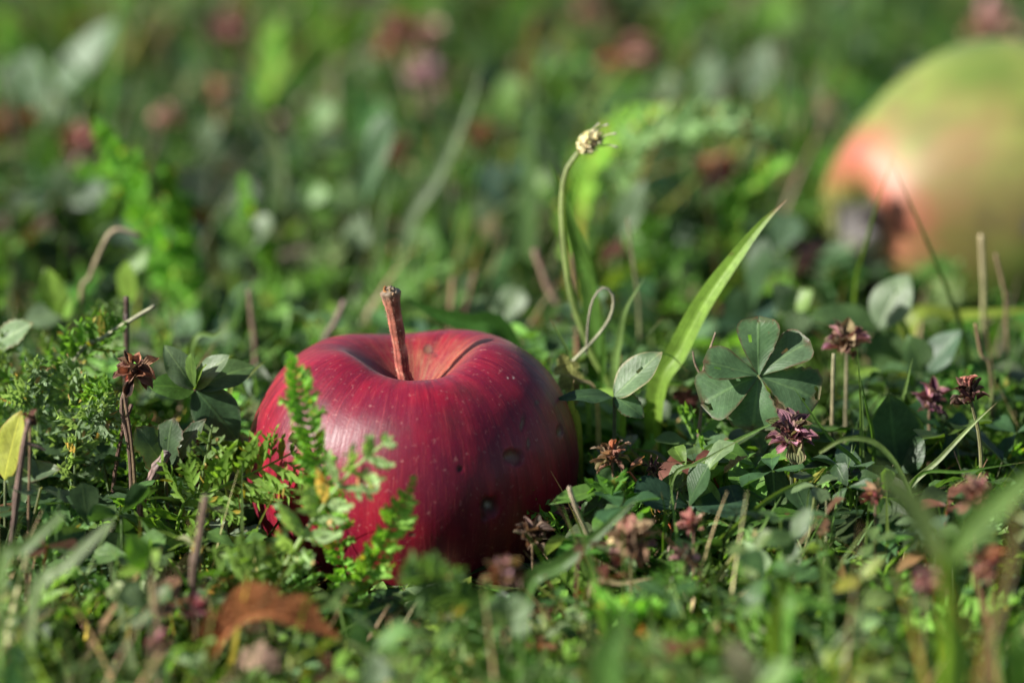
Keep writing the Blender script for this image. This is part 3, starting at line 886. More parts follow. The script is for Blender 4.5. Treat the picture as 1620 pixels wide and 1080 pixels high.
def fill_fronds():
    mb = MB()
    for k in range(8):
        n = 400
        P, r = scatter(n, -17, 78, 0.95, 500 + k, .75)
        H = limit_heights(P, r.uniform(1.4, 4.2, n) * np.interp(P[:, 1], [8, 14], [1, 1.45]), .4)
        R = rotz_tilt(n, r, 0.3)
        # raise the leaf: rotate about its own side axis
        el = r.uniform(.15, 1.25, n); ce, se = np.cos(el), np.sin(el)
        E = np.zeros((n, 3, 3)); E[:, 0, 0] = ce; E[:, 0, 2] = -se; E[:, 2, 0] = se; E[:, 2, 2] = ce; E[:, 1, 1] = 1
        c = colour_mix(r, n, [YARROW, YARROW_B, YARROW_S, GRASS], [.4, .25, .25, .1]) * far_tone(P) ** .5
        S = np.clip(H / (se * .9 + .25), .8, 4.6)
        P2 = P.copy(); P2[:, 2] += 0.0
        stamp(mb, tpl_frond(k), P2, R @ E, S, c)
    o = mb.build('yarrow_foliage', M_FROND); o['kind'] = 'stuff'

def fill_grass():
    mb = MB()
    n = 9000; m = 9
    P, r = scatter(n, -17, 80, 1.15, 700, .45)
    H = limit_heights(P, (r.gamma(4.0, 0.75, n) + 0.6) * np.interp(P[:, 1], [8, 18], [1, 1.7]), .3)
    az = r.random(n) * 6.283; lean = np.abs(r.normal(size=n)) * np.where(r.random(n) < .45, 1.1, .4) + 0.05; curl = r.uniform(0.0, 1.6, n)
    t = np.linspace(0, 1, m)
    ang = lean[:, None] + curl[:, None] * t[None]                    # angle from the vertical along the blade
    dl = (H * 1.15 / (m - 1))[:, None]
    h = np.cumsum(np.sin(ang) * dl, 1) - np.sin(ang[:, :1]) * dl; z = np.cumsum(np.cos(ang) * dl, 1) - np.cos(ang[:, :1]) * dl
    C = np.stack([P[:, None, 0] + h * np.cos(az)[:, None], P[:, None, 1] + h * np.sin(az)[:, None], P[:, None, 2] + z], -1)
    side = np.stack([-np.sin(az), np.cos(az), 0 * az], 1)
    wd = r.choice([.03, .05, .085, .16], n, p=[.38, .36, .18, .08])[:, None] * np.interp(P[:, 1], [6, 22], [1, 2.2])[:, None] * (1 - t[None] ** 2.2) * (0.6 + 0.4 * np.sin(math.pi * np.clip(t + .2, 0, 1)))[None] + .004
    up = np.array([0, 0, 0.3])
    V = np.stack([C - side[:, None] * wd[..., None] + up * wd[..., None], C, C + side[:, None] * wd[..., None] + up * wd[..., None]], 2)
    F = grid_faces(m, 3); off = (np.arange(n) * m * 3)[:, None, None]
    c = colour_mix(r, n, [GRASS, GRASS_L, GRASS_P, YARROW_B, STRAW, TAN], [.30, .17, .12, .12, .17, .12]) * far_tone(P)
    tt = np.broadcast_to(t[None, :, None], (n, m, 3)); ss = np.broadcast_to(np.array([-1, 0, 1.])[None, None], (n, m, 3))
    mb.add(V.reshape(-1, 3), (F[None] + off).reshape(-1, 4), None, np.repeat(c, m * 3, 0), np.stack([tt.ravel(), ss.ravel(), np.repeat(r.random(n), m * 3)], -1))
    o = mb.build('grass', M_BLADE); o['kind'] = 'stuff'

def fill_litter():
    mb = MB()
    for k in range(6):
        n = 620
        P, r = scatter(n, -17, 78, 1.1, 800 + k)
        P[:, 2] += np.minimum(r.random(n) ** 2 * 1.6, limit_heights(P, np.full(n, 1.6), .05)) 
        c = colour_mix(r, n, [BROWN, DARKB, TAN, STRAW, RUST, PURPLE], [.3, .25, .17, .1, .1, .08], .3)
        stamp(mb, tpl_oval(90 + k, 1.0, ['lance', 'oval', 'round'][k % 3], [.16, .3, .35][k % 3]), P, rotz_tilt(n, r, 0.9), r.uniform(.25, .9, n), c)
    n = 2600
    P, r = scatter(n, -17, 78, 1.15, 890)
    a = r.random(n) * 6.283; L = r.uniform(.5, 2.8, n) * np.interp(P[:, 1], [6, 22], [1, 1.6]); el = np.abs(r.normal(size=n)) * .5
    B = P + np.stack([np.cos(a) * np.cos(el) * L, np.sin(a) * np.cos(el) * L, np.sin(el) * L * np.minimum(1, limit_heights(P, L, .1) / L) + .15], 1)
    petioles(mb, P, B, r.uniform(.015, .06, n) * np.interp(P[:, 1], [6, 22], [1, 1.8]), colour_mix(r, n, [BROWN, DARKB, TAN, STRAW], [.25, .2, .3, .25], .3), r, k=4)
    o = mb.build('plant_litter', M_DRY); o['kind'] = 'stuff'

fill_clover(); fill_weeds(); fill_fronds(); fill_grass(); fill_litter()

# ------------------------------------------------------------------ single plants, each where it stands
def PY(px, py, y):
    """point seen at px,py that stands in the upright plane at world y"""
    dr = FWD + RGT * ((px - 810) / FPX) + UPV * ((540 - py) / FPX)
    return CAM + dr * ((y - CAM[1]) / dr[1])

def dh(py, h):
    """how far behind the apple a point h cm above the ground is seen at picture row py"""
    return (CAM[2] - h) / (0.309 + 0.951 * (py - 540) / FPX) - DIST

def route(pts, d=None, h=None, base=None, n=None, dy=0.0):
    """curve from the ground at pixel column base through pts (bottom to top)"""
    tx, ty = pts[-1][:2]
    if d is None: d = dh(ty, h)
    y = PD(tx, ty, d)[1]
    P = [PY(p[0], p[1], y + (p[2] if len(p) > 2 else 0.0)) for p in pts]
    if base is not None:
        g = ground_at(base, y + dy); g[2] -= 0.12
        P = [g] + [p for p in P if p[2] > g[2] + 0.15]
    return spline(P, n or max(8, 7 * len(P))), d

def px2cm(px, d): return px * (DIST + d) / FPX

def grass(label, pts, wpx, col, d=None, h=None, base=None, hint=None, fold=0.3, tipcol=None, group=None, cat='grass blade', twist=0.0, name='grass_leaf', blunt=0.0):
    P, d = route(pts, d, h, base, 28)
    t = np.linspace(0, 1, len(P))
    prof = np.clip(1 - np.clip((t - .35) / .65, 0, 1) ** (1.8 if not blunt else 6), blunt, 1) * (0.55 + 0.45 * np.clip(t / .35, 0, 1))
    W = px2cm(wpx, d) * 0.5 * np.maximum(prof, .03)
    c = np.asarray(col, float) * np.ones((len(P), 1)) * (1 + 0.12 * np.sin(t * 9 + rng.random() * 6)[:, None])
    c = c * (1 + (0.5 * (1 - np.clip(t / .25, 0, 1))[:, None] * np.array([1.0, .6, .3])))
    if tipcol is not None:
        q = np.clip((t - .9) / .06, 0, 1)[:, None]; c = c * (1 - q) + np.asarray(tipcol) * q
    mb = MB(); ribbon(mb, P, W, c, hint if hint is not None else -FWD + 0.25 * rng.normal(size=3), fold, 3, twist, rng.random())
    o = mb.build(name, M_BLADE, origin=P[0])
    return tag(o, label, cat, group)

def twig(label, pts, r0, r1, col, col2=None, d=None, h=None, base=None, name='twig', cat='twig', group=None, knots=0, k=8, mat=None, branch=()):
    P, d = route(pts, d, h, base, 30)
    t = np.linspace(0, 1, len(P))[:, None]
    col2 = col if col2 is None else col2
    c = np.asarray(col) * (1 - t) + np.asarray(col2) * t
    c = c * (1 + 0.25 * rng.normal(size=(len(P), 1)) * .6)
    R = px2cm(np.linspace(r0, r1, len(P)), d) * 0.62 * (1 + 0.07 * np.sin(np.linspace(0, 19, len(P)) + rng.random() * 6))
    for _ in range(knots):
        i = rng.uniform(3, len(P) - 3); R = R * (1 + 0.45 * np.exp(-((np.arange(len(P)) - i) / 1.0) ** 2))
    mb = MB(); tube(mb, P, R, np.clip(c, .01, .9), k, rough=.05)
    y = P[-1][1]
    for (bp, rr) in branch:
        Q = spline([PY(a, b, y) for a, b in bp], 12)
        tube(mb, Q, px2cm(np.linspace(rr, rr * .5, 12), d) * 0.62, np.asarray(col2) * 1.0, 6, rough=.05)
    o = mb.build(name, mat or M_STALK, origin=P[0])
    return tag(o, label, cat, group)

def yarrow(label, pts, wpx, npair, col, d=None, h=None, base=None, lobes=4, lift=0.5, fat=1.0, hint=None, rr=2.0, group=None, tipcol=None):
    P, d = route(pts, d, h, base, 26)
    root = thing('yarrow_leaf', label, 'yarrow leaf', P[0], group)
    mb = MB(); frond_mesh(mb, P, px2cm(wpx, d) * 0.72, int(npair * 1.25), col, -FWD + 0.2 * rng.normal(size=3) if hint is None else hint, lift, lobes, fat * 1.55, tipcol, rr=0)
    mb.build('leaflets', M_FROND, root, P[0])
    ms = MB(); tube(ms, P, px2cm(np.linspace(rr, rr * .4, len(P)), d), np.asarray(col) * np.array([1.5, 1.35, 1.3]), 6)
    ms.build('leaf_stalk', M_FROND, root, P[0])
    return root

def leafy(name, label, cat, joint, leaves, d=None, h=None, base=None, stem=(0.10, 0.13, 0.05), rpx=3.5, group=None, mid=(), part='leaflet', mat=None):
    """a stalk from the ground to JOINT (px,py) and leaves from it; a leaf: (tip x, tip y, towards-us cm, width px, colour[, options])"""
    P, d = route(list(mid) + [joint], d, h, base if base is not None else joint[0], 14)
    y = P[-1][1]; o = P[0]
    root = thing(name, label, cat, o, group)
    ms = MB(); tube(ms, P, px2cm(np.linspace(rpx, rpx * .7, len(P)), d), np.asarray(stem, float), 6)
    ms.build('stem', M_STALK, root, o)
    for lf in leaves:
        tx, ty, dz, wpx, col = lf[:5]; kw = dict(lf[5]) if len(lf) > 5 else {}
        sx, sy = kw.pop('start', joint)
        b = PY(sx, sy, y); tip = PY(tx, ty, y - dz)
        face = kw.pop('face', 0.6)
        nr = nrm(-FWD * face + np.array([0, 0, 1.0]) * (1.15 - face) + SUN_DIR * 0.35 + rng.normal(size=3) * kw.pop('rnd', 0.12))
        L = np.linalg.norm(tip - b)
        kw.setdefault('shape', 'obovate'); kw.setdefault('nu', 16); kw.setdefault('nv', 6); kw.setdefault('bend', 0.25); kw.setdefault('fold', 0.15); kw.setdefault('ripple', 0.025)
        m = MB(); put_leaf(m, b, tip - b, nr, L * 1.02, px2cm(wpx, d) * .5, col, kw.pop('edge', None), **kw)
        m.build(part, mat or M_LEAF, root, o)
    return root

def flower_head(label, at, rpx, cols, d=None, h=None, base=None, stems=((0.20, 0.13, 0.07),), nb=14, core=(0.12, 0.06, 0.04), mid=(), open_=0.9, size=1.0, group=None, axis=None, rst=3.0, one=False, elong=0.55, name='flower_head', cat='flower head', wide=0.36):
    """a spent self-heal head: a core set round with dry pointed cups, on a stalk"""
    P, d = route(list(mid) + [at], d, h, base if base is not None else at[0], 16)
    o = P[0]; c = P[-1]; R = px2cm(rpx, d) * (1.0 if one else .86)
    root = thing(name, label, cat, o, group)
    ms = MB(); tube(ms, P, px2cm(np.linspace(rst * 1.1, rst * .9, len(P)), d) * 0.75, np.asarray(stems[0]) * (1 + .15 * rng.normal(size=(len(P), 1))), 7, rough=.05)
    ms.build('stem', M_STALK, root, o)
    ax = nrm(nrm(P[-1] - P[-4]) + rng.normal(size=3) * .3) if axis is None else nrm(axis)
    u = nrm(np.cross(ax, [0.3, 1, 0.2])); v = np.cross(ax, u)
    mc = MB()
    Pc = c + ax[None] * (np.linspace(-.35, .75, 9) * R * elong)[:, None]
    tube(mc, Pc, R * (.5 if one else .24) * np.sqrt(np.clip(1 - np.linspace(-.9, .95, 9) ** 2, .05, 1)), core, 9, rough=.25)
    if one: mc.C[0] = np.clip(np.asarray(cols[0]) * (1 + .25 * rng.normal(size=(len(mc.V[0]), 1))), .01, .9)
    mc.build('core', M_DRY, root, o)
    whole = MB()
    nb = int(nb * 2.0)
    for i in range(nb):
        lv = (i % 3) / 2.0
        a = i * 2.399 + rng.normal() * .25
        rad = np.cos(a) * u + np.sin(a) * v
        b = c + ax * R * elong * (-.35 + .85 * lv) + rad * R * .16 + rng.normal(size=3) * R * .05
        op = open_ * rng.uniform(.5, 1.3) * (1.3 - .6 * lv)
        dr = nrm(ax * math.cos(op) + rad * math.sin(op) + rng.normal(size=3) * .16)
        L = R * rng.uniform(.45, .95) * size
        m = whole if one else MB()
        put_leaf(m, b, dr, nrm(ax * math.sin(op) - rad * math.cos(op)), L, L * wide * rng.uniform(.8, 1.5), jit(np.asarray(cols[i % len(cols)]) * rng.choice([.8, 1.3, 2.0]), .3), edge=(0.33, 0.22, 0.14), shape='oval' if i % 3 else 'obovate', nu=8, nv=3, fold=rng.uniform(.5, 1.1), bend=rng.uniform(-.2, 1.1), ripple=.09)
        if not one: m.build('bract', M_DRY, root, o)
    if one: whole.build('bracts', M_DRY, root, o)
    return root

# ---- the plantain with its seed head, and its strap leaves
def plantain():
    d = 1.5
    P, _ = route([(972, 634), (938, 560), (905, 470), (892, 380), (890, 310), (897, 270), (915, 242)], d, None, 975, 60)
    root = thing('plantain_flower', 'tall thin stalk curving up to a small cream seed head with pale threads', 'plantain flower', P[0])
    ms = MB(); t = np.linspace(0, 1, len(P))[:, None]
    tube(ms, P, px2cm(np.linspace(7.5, 4.6, len(P)), d), np.array([0.20, 0.33, 0.045]) * (1 - t) + np.array([0.34, 0.40, 0.19]) * t, 9, rough=.03)
    st = ms.build('stem', M_BLADE, root, P[0])
    n = 500; i = rng.integers(8, len(P) - 1, n); a = rng.normal(size=(n, 3))
    mf = MB(); spindles(mf, P[i], a, rng.uniform(.05, .09, n), .003, (.5, .5, .36), k=3); mf.build('stem_fuzz', M_DRY, st, P[0])
    y = P[-1][1]
    c = PY(932, 226, y); ax = nrm(PY(950, 212, y) - PY(915, 242, y))
    u = nrm(np.cross(ax, [0, 1, .1])); v = np.cross(ax, u)
    R = px2cm(19, d)
    mc = MB(); k = np.linspace(-1, 1, 11)
    tube(mc, c + ax * (k * R * 1.15)[:, None], R * .72 * np.sqrt(np.clip(1 - k ** 2, .03, 1)), (0.30, 0.26, 0.12), 12)
    hd = mc.build('seed_head', M_DRY, root, P[0])
    mfz = MB(); B = []; D = []; L = []; Rr = []; C = []
    for j in range(90):
        zz = rng.uniform(-.95, .98); an = j * 2.399
        rad = np.cos(an) * u + np.sin(an) * v
        s = math.sqrt(1 - zz * zz)
        B.append(c + ax * zz * R * 1.1 + rad * s * R * .66); D.append(rad * s + ax * (.55 + .3 * zz)); L.append(R * rng.uniform(.28, .42)); Rr.append(R * .2)
        C.append(jit([(0.74, 0.70, 0.42), (0.66, 0.64, 0.32), (0.30, 0.24, 0.13), (0.46, 0.45, 0.18)][(j + (zz > .2)) % 4 if zz > 0 else j % 2], .15))
    spindles(mfz, B, D, L, Rr, np.array(C), k=6); mfz.build('florets', M_DRY, hd, P[0])
    for (x0, y0, x1, y1) in ((938, 212, 962, 197), (944, 222, 975, 211), (946, 232, 977, 233), (936, 210, 948, 196)):
        mt = MB(); A = PY(x0, y0, y); Bq = PY(x1, y1, y - .2)
        tube(mt, spline([A, (A + Bq) / 2 + np.array([0, 0, .04]), Bq], 8), [.018, .016, .014, .014, .014, .014, .022, .026], (0.62, 0.60, 0.48), 5)
        mt.build('thread', M_DRY, hd, P[0])
plantain()
grass('broad green strap leaf rising just behind the plantain stalk', [(955, 640), (935, 480), (908, 370), (886, 300), (868, 254)], 34, GRASS, d=3.6, base=958, fold=.35)
grass('second strap leaf, straighter, between the plantain stalk and the curled stalk', [(950, 640), (942, 540), (925, 440), (912, 395)], 40, (0.085, 0.19, 0.03), d=3.0, base=950, fold=.3)
grass('long broad bright green grass blade leaning right with a dry pointed tip', [(1040, 628), (1075, 556), (1115, 480), (1160, 415), (1205, 356), (1244, 316)], 44, (0.19, 0.34, 0.035), d=0.2, base=1034, fold=.45, tipcol=TAN, hint=np.array([-.5, -.8, .3]))
twig('pale withered stalk looped over like a hook beside the plantain', [(888, 604), (908, 570), (942, 535), (966, 500), (970, 468), (955, 455), (938, 474), (930, 515), (928, 560)], 5.2, 3.0, (0.34, 0.38, 0.22), (0.30, 0.27, 0.19), d=1.0, base=884, name='withered_stalk', cat='stalk', k=8)
grass('short upright green blade forked at the tip right of the looped stalk', [(972, 600), (980, 540), (990, 490), (1020, 438)], 15, GRASS_L, d=1.6, base=970)
twig('slim upright green stalk with a pale tip behind the looped stalk', [(1012, 560), (1010, 480), (1000, 400), (993, 345)], 5.5, 3.5, (0.12, 0.19, 0.05), (0.25, 0.22, 0.12), d=5, base=1012, name='grass_stalk', cat='stalk')
grass('dark green broad blade showing behind the red apple just right of its stem', [(800, 540), (740, 512), (690, 496), (640, 470)], 42, (0.045, 0.135, 0.018), d=3.3, base=860)

for lab, pts, w_, d_, c_ in [
    ('thin blade close left of the plantain stalk, leaning left', [(930, 640), (900, 560), (868, 500)], 10, .8, GRASS_L),
    ('thin upright blade between the strap leaves and the looped stalk', [(950, 640), (955, 540), (948, 470)], 9, 2.2, GRASS),
    ('pale thin blade crossing behind the slit clover leaf', [(960, 640), (1000, 560), (1050, 500)], 9, 2.0, GRASS_P),
    ('thin arched blade from the plantain tuft falling right', [(975, 640), (1010, 575), (1055, 560), (1090, 590)], 8, .6, GRASS),
    ('straw coloured thin blade bent left at the plantain tuft', [(945, 640), (915, 600), (880, 590)], 9, .4, STRAW),
    ('short green blade at the foot of the plantain tuft', [(985, 650), (1005, 610), (1012, 585)], 13, .2, LIME),
    ('yellow green upright leaf blade at the apple edge under the looped stalk', [(915, 690), (905, 640), (908, 600)], 26, -.5, (0.27, 0.30, 0.08)),
    ('pale dry blade lying low right of the red apple', [(930, 930), (985, 922), (1040, 912)], 12, -5.4, STRAW),
    ('thin blade leaning right over the low dark clovers', [(1060, 770), (1110, 730), (1180, 690)], 8, -2.8, GRASS_L),
    ('short upright brown tipped blade in front of the low dark clovers', [(1050, 850), (1052, 810), (1046, 778)], 8, -4, GRASS),
    ('thin green blade slanting right below the bronze head', [(1480, 860), (1492, 820), (1502, 782)], 8, -5, GRASS_L),
    ('long thin blade lying across the right edge', [(1440, 770), (1530, 745), (1640, 728)], 7, -3, GRASS)]:
    grass(lab, pts, w_, c_, d=d_, base=pts[0][0], tipcol=TAN)

# ---- clovers and leafy plants in the sharp zone
DK = (0.085, 0.170, 0.070)
HOL = ((.62, .35, .04), (.5, -.25, .035))
leafy('clover', 'large sharp clover leaf with ragged holes and brown edges, right of the long blade', 'clover', (1200, 594), [
    (1108, 632, .3, 104, DK, {'shape': 'heart', 'edge': BROWN, 'holes': ((.93, .3, .06),), 'fold': .12}), (1117, 566, .1, 80, DK, {'shape': 'heart', 'edge': BROWN, 'holes': ((.75, .3, .05), (.45, .1, .03))}),
    (1199, 502, -.2, 76, DK, {'shape': 'heart', 'edge': BROWN, 'holes': ((.62, .35, .05), (.45, -.35, .03)), 'fold': .1}), (1276, 533, -.1, 84, (0.095, 0.165, 0.08), {'shape': 'heart', 'edge': BROWN, 'holes': ((.55, .2, .05),)}),
    (1296, 628, .35, 100, (0.08, 0.155, 0.07), {'shape': 'heart', 'edge': TAN, 'holes': ((.8, -.2, .045), (.97, .4, .08)), 'serr': .05}), (1190, 680, .5, 94, DK, {'shape': 'heart', 'edge': BROWN, 'serr': .05})],
    d=-1.2, base=1236, mid=[(1228, 668), (1212, 622)], stem=(0.17, 0.18, 0.06), rpx=4.6)
leafy('clover', 'pale oval clover leaf with a slit hole, between the curled stalk and long blade', 'clover', (972, 628), [
    (1040, 553, -.1, 62, (0.13, 0.21, 0.10), {'holes': ((.55, .05, .05), (.56, .1, .05)), 'shape': 'oval', 'edge': STRAW}), (1020, 652, .4, 38, DK, {'edge': BROWN, 'shape': 'oval', 'bend': .8, 'serr': .05}), (885, 622, .3, 44, CLOVER_D, {'shape': 'oval', 'face': .3})],
    d=-.8, base=966, mid=[(972, 680)], rpx=4.2)
leafy('self_heal', 'rosette of upright oval leaves with a yellow centre, left of the red apple', 'self-heal plant', (308, 615), [
    (262, 548, 0, 46, SAGE, {'shape': 'oval'}), (346, 556, .2, 48, SAGE, {'shape': 'oval', 'bend': .6}), (296, 562, .3, 34, (0.11, 0.20, 0.04), {'shape': 'oval'}), (318, 575, .5, 26, LIME, {'shape': 'oval'}),
    (240, 606, .4, 50, YARROW, {'shape': 'oval'}), (378, 690, .6, 76, CLOVER_D, {'shape': 'oval', 'bend': .5, 'edge': SAGE}), (400, 570, -.6, 70, CLOVER, {'shape': 'oval'})],
    d=-.6, base=312, mid=[(310, 670)], part='leaf', stem=(0.16, 0.07, 0.05), rpx=5)
leafy('ground_ivy', 'ragged lobed dull green leaf with brown torn edges beneath the dry brown head', 'ground ivy', (262, 745), [
    (222, 676, .1, 62, (0.075, 0.125, 0.06), {'shape': 'round', 'edge': BROWN, 'lobes': 2, 'serr': .06}), (268, 664, 0, 58, (0.07, 0.125, 0.055), {'shape': 'round', 'edge': BROWN, 'lobes': 2, 'serr': .07, 'holes': ((.6, .3, .05),)}), (318, 660, -.2, 48, (0.075, 0.125, 0.06), {'shape': 'oval', 'edge': BROWN, 'lobes': 3, 'serr': .06})],
    d=-2, base=270, part='leaf', rpx=4)
leafy('clover', 'broad upright clover leaf with a pale midrib, low behind the curved grass at right', 'clover', (1420, 745), [
    (1408, 628, 0, 98, (0.045, 0.105, 0.045), {'shape': 'oval', 'edge': LIME, 'bend': .1}), (1455, 690, .1, 60, CLOVER_D, {'shape': 'oval'}), (1350, 700, .2, 70, CLOVER_D, {'shape': 'oval'})], d=0, base=1430)
leafy('clover', 'grey green leaf pair facing us behind the pink flower head', 'clover', (1390, 520), [
    (1432, 432, -.2, 76, SAGE, {'shape': 'oval'}), (1290, 488, .2, 78, CLOVER, {'shape': 'oval'}), (1415, 590, .4, 66, CLOVER, {'shape': 'oval'})], d=5, base=1400)
leafy('clover', 'pale rounded leaf turned edge on at the far right beside cut stalks', 'clover', (1462, 590), [
    (1514, 520, 0, 58, (0.075, 0.14, 0.08), {'shape': 'oval'}), (1440, 530, -.2, 50, CLOVER, {'shape': 'oval'})], d=3.5, base=1465)
leafy('clover', 'small folded pale leaf in front of the blurred dark leaves left of the far apple', 'clover', (1258, 490), [
    (1282, 458, .1, 40, GRASS_L, {'shape': 'oval'}), (1225, 452, .1, 46, SAGE, {'shape': 'oval'}), (1268, 530, .2, 46, SAGE, {'shape': 'oval'})], d=6, base=1262)
leafy('clover', 'pale two lobed clover leaf blurred behind the right shoulder of the red apple', 'clover', (785, 520), [
    (820, 455, -.2, 60, SAGE, {}), (760, 470, -.1, 50, SAGE, {}), (805, 560, .2, 50, GRASS_L, {})], d=9, base=785)
leafy('clover', 'dark rounded clover leaf lying low right of the red apple', 'clover', (1090, 800), [
    (1010, 770, .3, 84, (0.035, 0.085, 0.045), {'face': .4}), (1112, 735, 0, 70, CLOVER_D, {'face': .5}), (1180, 790, .3, 86, (0.035, 0.085, 0.045), {'face': .4})], d=-2.6, base=1090)
leafy('clover', 'dull leaf with dark veins drooping beside the tan bent twig', 'clover', (965, 770), [
    (930, 830, .4, 54, (0.05, 0.08, 0.045), {'bend': .8, 'edge': BROWN}), (985, 815, .4, 50, (0.06, 0.09, 0.05), {'bend': .8}), (868, 788, .3, 34, GRASS, {'shape': 'oval'}), (950, 745, 0, 40, CLOVER, {})], d=-3.2, base=962)
leafy('yellow_leaf', 'yellow green torn leaf with a brown rim at the far left edge', 'leaf', (8, 760), [
    (22, 652, 0, 66, (0.33, 0.36, 0.045), {'shape': 'oval', 'edge': RUST}), (88, 735, .3, 52, SAGE, {'shape': 'oval', 'edge': BROWN})], d=-3, base=8, part='blade')
leafy('sorrel', 'pair of bright yellow green leaves left behind the yarrow clump', 'leafy plant', (98, 500), [
    (72, 425, 0, 44, LIME, {'shape': 'oval'}), (112, 470, .1, 50, (0.13, 0.26, 0.03), {'shape': 'oval'}), (40, 500, .2, 60, SAGE, {'shape': 'oval'})], d=6, base=98, part='leaf')
leafy('sorrel', 'upright bright leaf curling over beside the hooked dry stalk', 'leafy plant', (205, 480), [
    (212, 388, 0, 42, (0.13, 0.24, 0.06), {'shape': 'oval', 'bend': .7}), (196, 415, .2, 46, LIME, {'shape': 'oval'})], d=7, base=205, part='leaf')
leafy('torn_leaf', 'pale torn leaf with a ragged tip at the left edge above the yarrow clump', 'leaf', (-10, 548), [
    (46, 508, .1, 46, (0.17, 0.27, 0.12), {'shape': 'oval', 'edge': TAN, 'serr': .06})], d=1.5, base=-6, part='blade')

# ---- yarrow
yarrow('upright feathery yarrow leaf standing in front of the left side of the red apple', [(545, 905), (520, 800), (497, 700), (474, 610), (457, 556)], 60, 30, (0.16, 0.38, 0.048), d=-5.6, base=560, lobes=3, fat=1.5, lift=.6)
yarrow('grey green yarrow leaf arching right across the front of the red apple', [(434, 945), (468, 866), (512, 800), (556, 745), (622, 690)], 118, 10, (0.25, 0.38, 0.17), d=-6.0, base=428, lobes=3, fat=1.9, lift=.7, rr=5.5)
yarrow('short dense bright yarrow leaf leaning right at the foot of the red apple', [(556, 952), (590, 890), (622, 825), (655, 752)], 58, 24, (0.19, 0.40, 0.052), d=-5.8, base=548, lobes=2, fat=1.5, lift=.5, rr=4)
yarrow('open lacy yarrow leaf reaching right to the left flank of the red apple', [(285, 812), (340, 775), (405, 745), (470, 712)], 118, 13, (0.13, 0.25, 0.03), d=-3.2, base=270, lobes=4, fat=1.35, lift=.35, rr=3.5)
yarrow('thin upright yarrow sprig beside the thick red twig', [(308, 830), (322, 745), (336, 672)], 80, 10, (0.12, 0.2, 0.07), d=-3, base=306, lobes=3, fat=1.3, lift=.6, rr=5)
yarrow('blurred grey green yarrow leaf drooping left in front of the red apple foot', [(770, 985), (735, 950), (690, 920), (645, 886)], 92, 20, (0.115, 0.215, 0.07), d=-9, base=790, lobes=3, fat=1.5, lift=.5, rr=4)
for i, (pts, w_, d_, c_, lab) in enumerate([
    ([(60, 680), (40, 620), (70, 566)], 90, -.6, (0.16, 0.25, 0.13), 'woolly yarrow leaf curling at the left end of the yarrow clump'),
    ([(120, 680), (110, 620), (128, 575)], 100, -.3, (0.17, 0.27, 0.12), 'short upright yarrow leaf in the middle of the yarrow clump'),
    ([(30, 640), (100, 590), (165, 540), (195, 510)], 100, .6, YARROW, 'long yarrow leaf slanting up to the right over the yarrow clump'),
    ([(200, 690), (160, 640), (150, 600)], 84, -.8, YARROW_B, 'bright yarrow leaf at the right end of the yarrow clump'),
    ([(10, 640), (0, 580), (20, 530)], 80, 1.5, YARROW_S, 'dim yarrow leaf at the picture edge behind the yarrow clump'),
    ([(120, 690), (150, 660), (170, 620)], 90, -1.2, (0.17, 0.26, 0.14), 'low pale yarrow leaf under the slanting one in the clump'),
    ([(60, 600), (150, 540), (190, 470)], 90, 2.5, YARROW_S, 'soft green yarrow leaf rising behind the yarrow clump')]):
    yarrow(lab, pts, w_, 15, c_, d=d_, base=pts[0][0], lobes=4, fat=1.35, lift=.8)
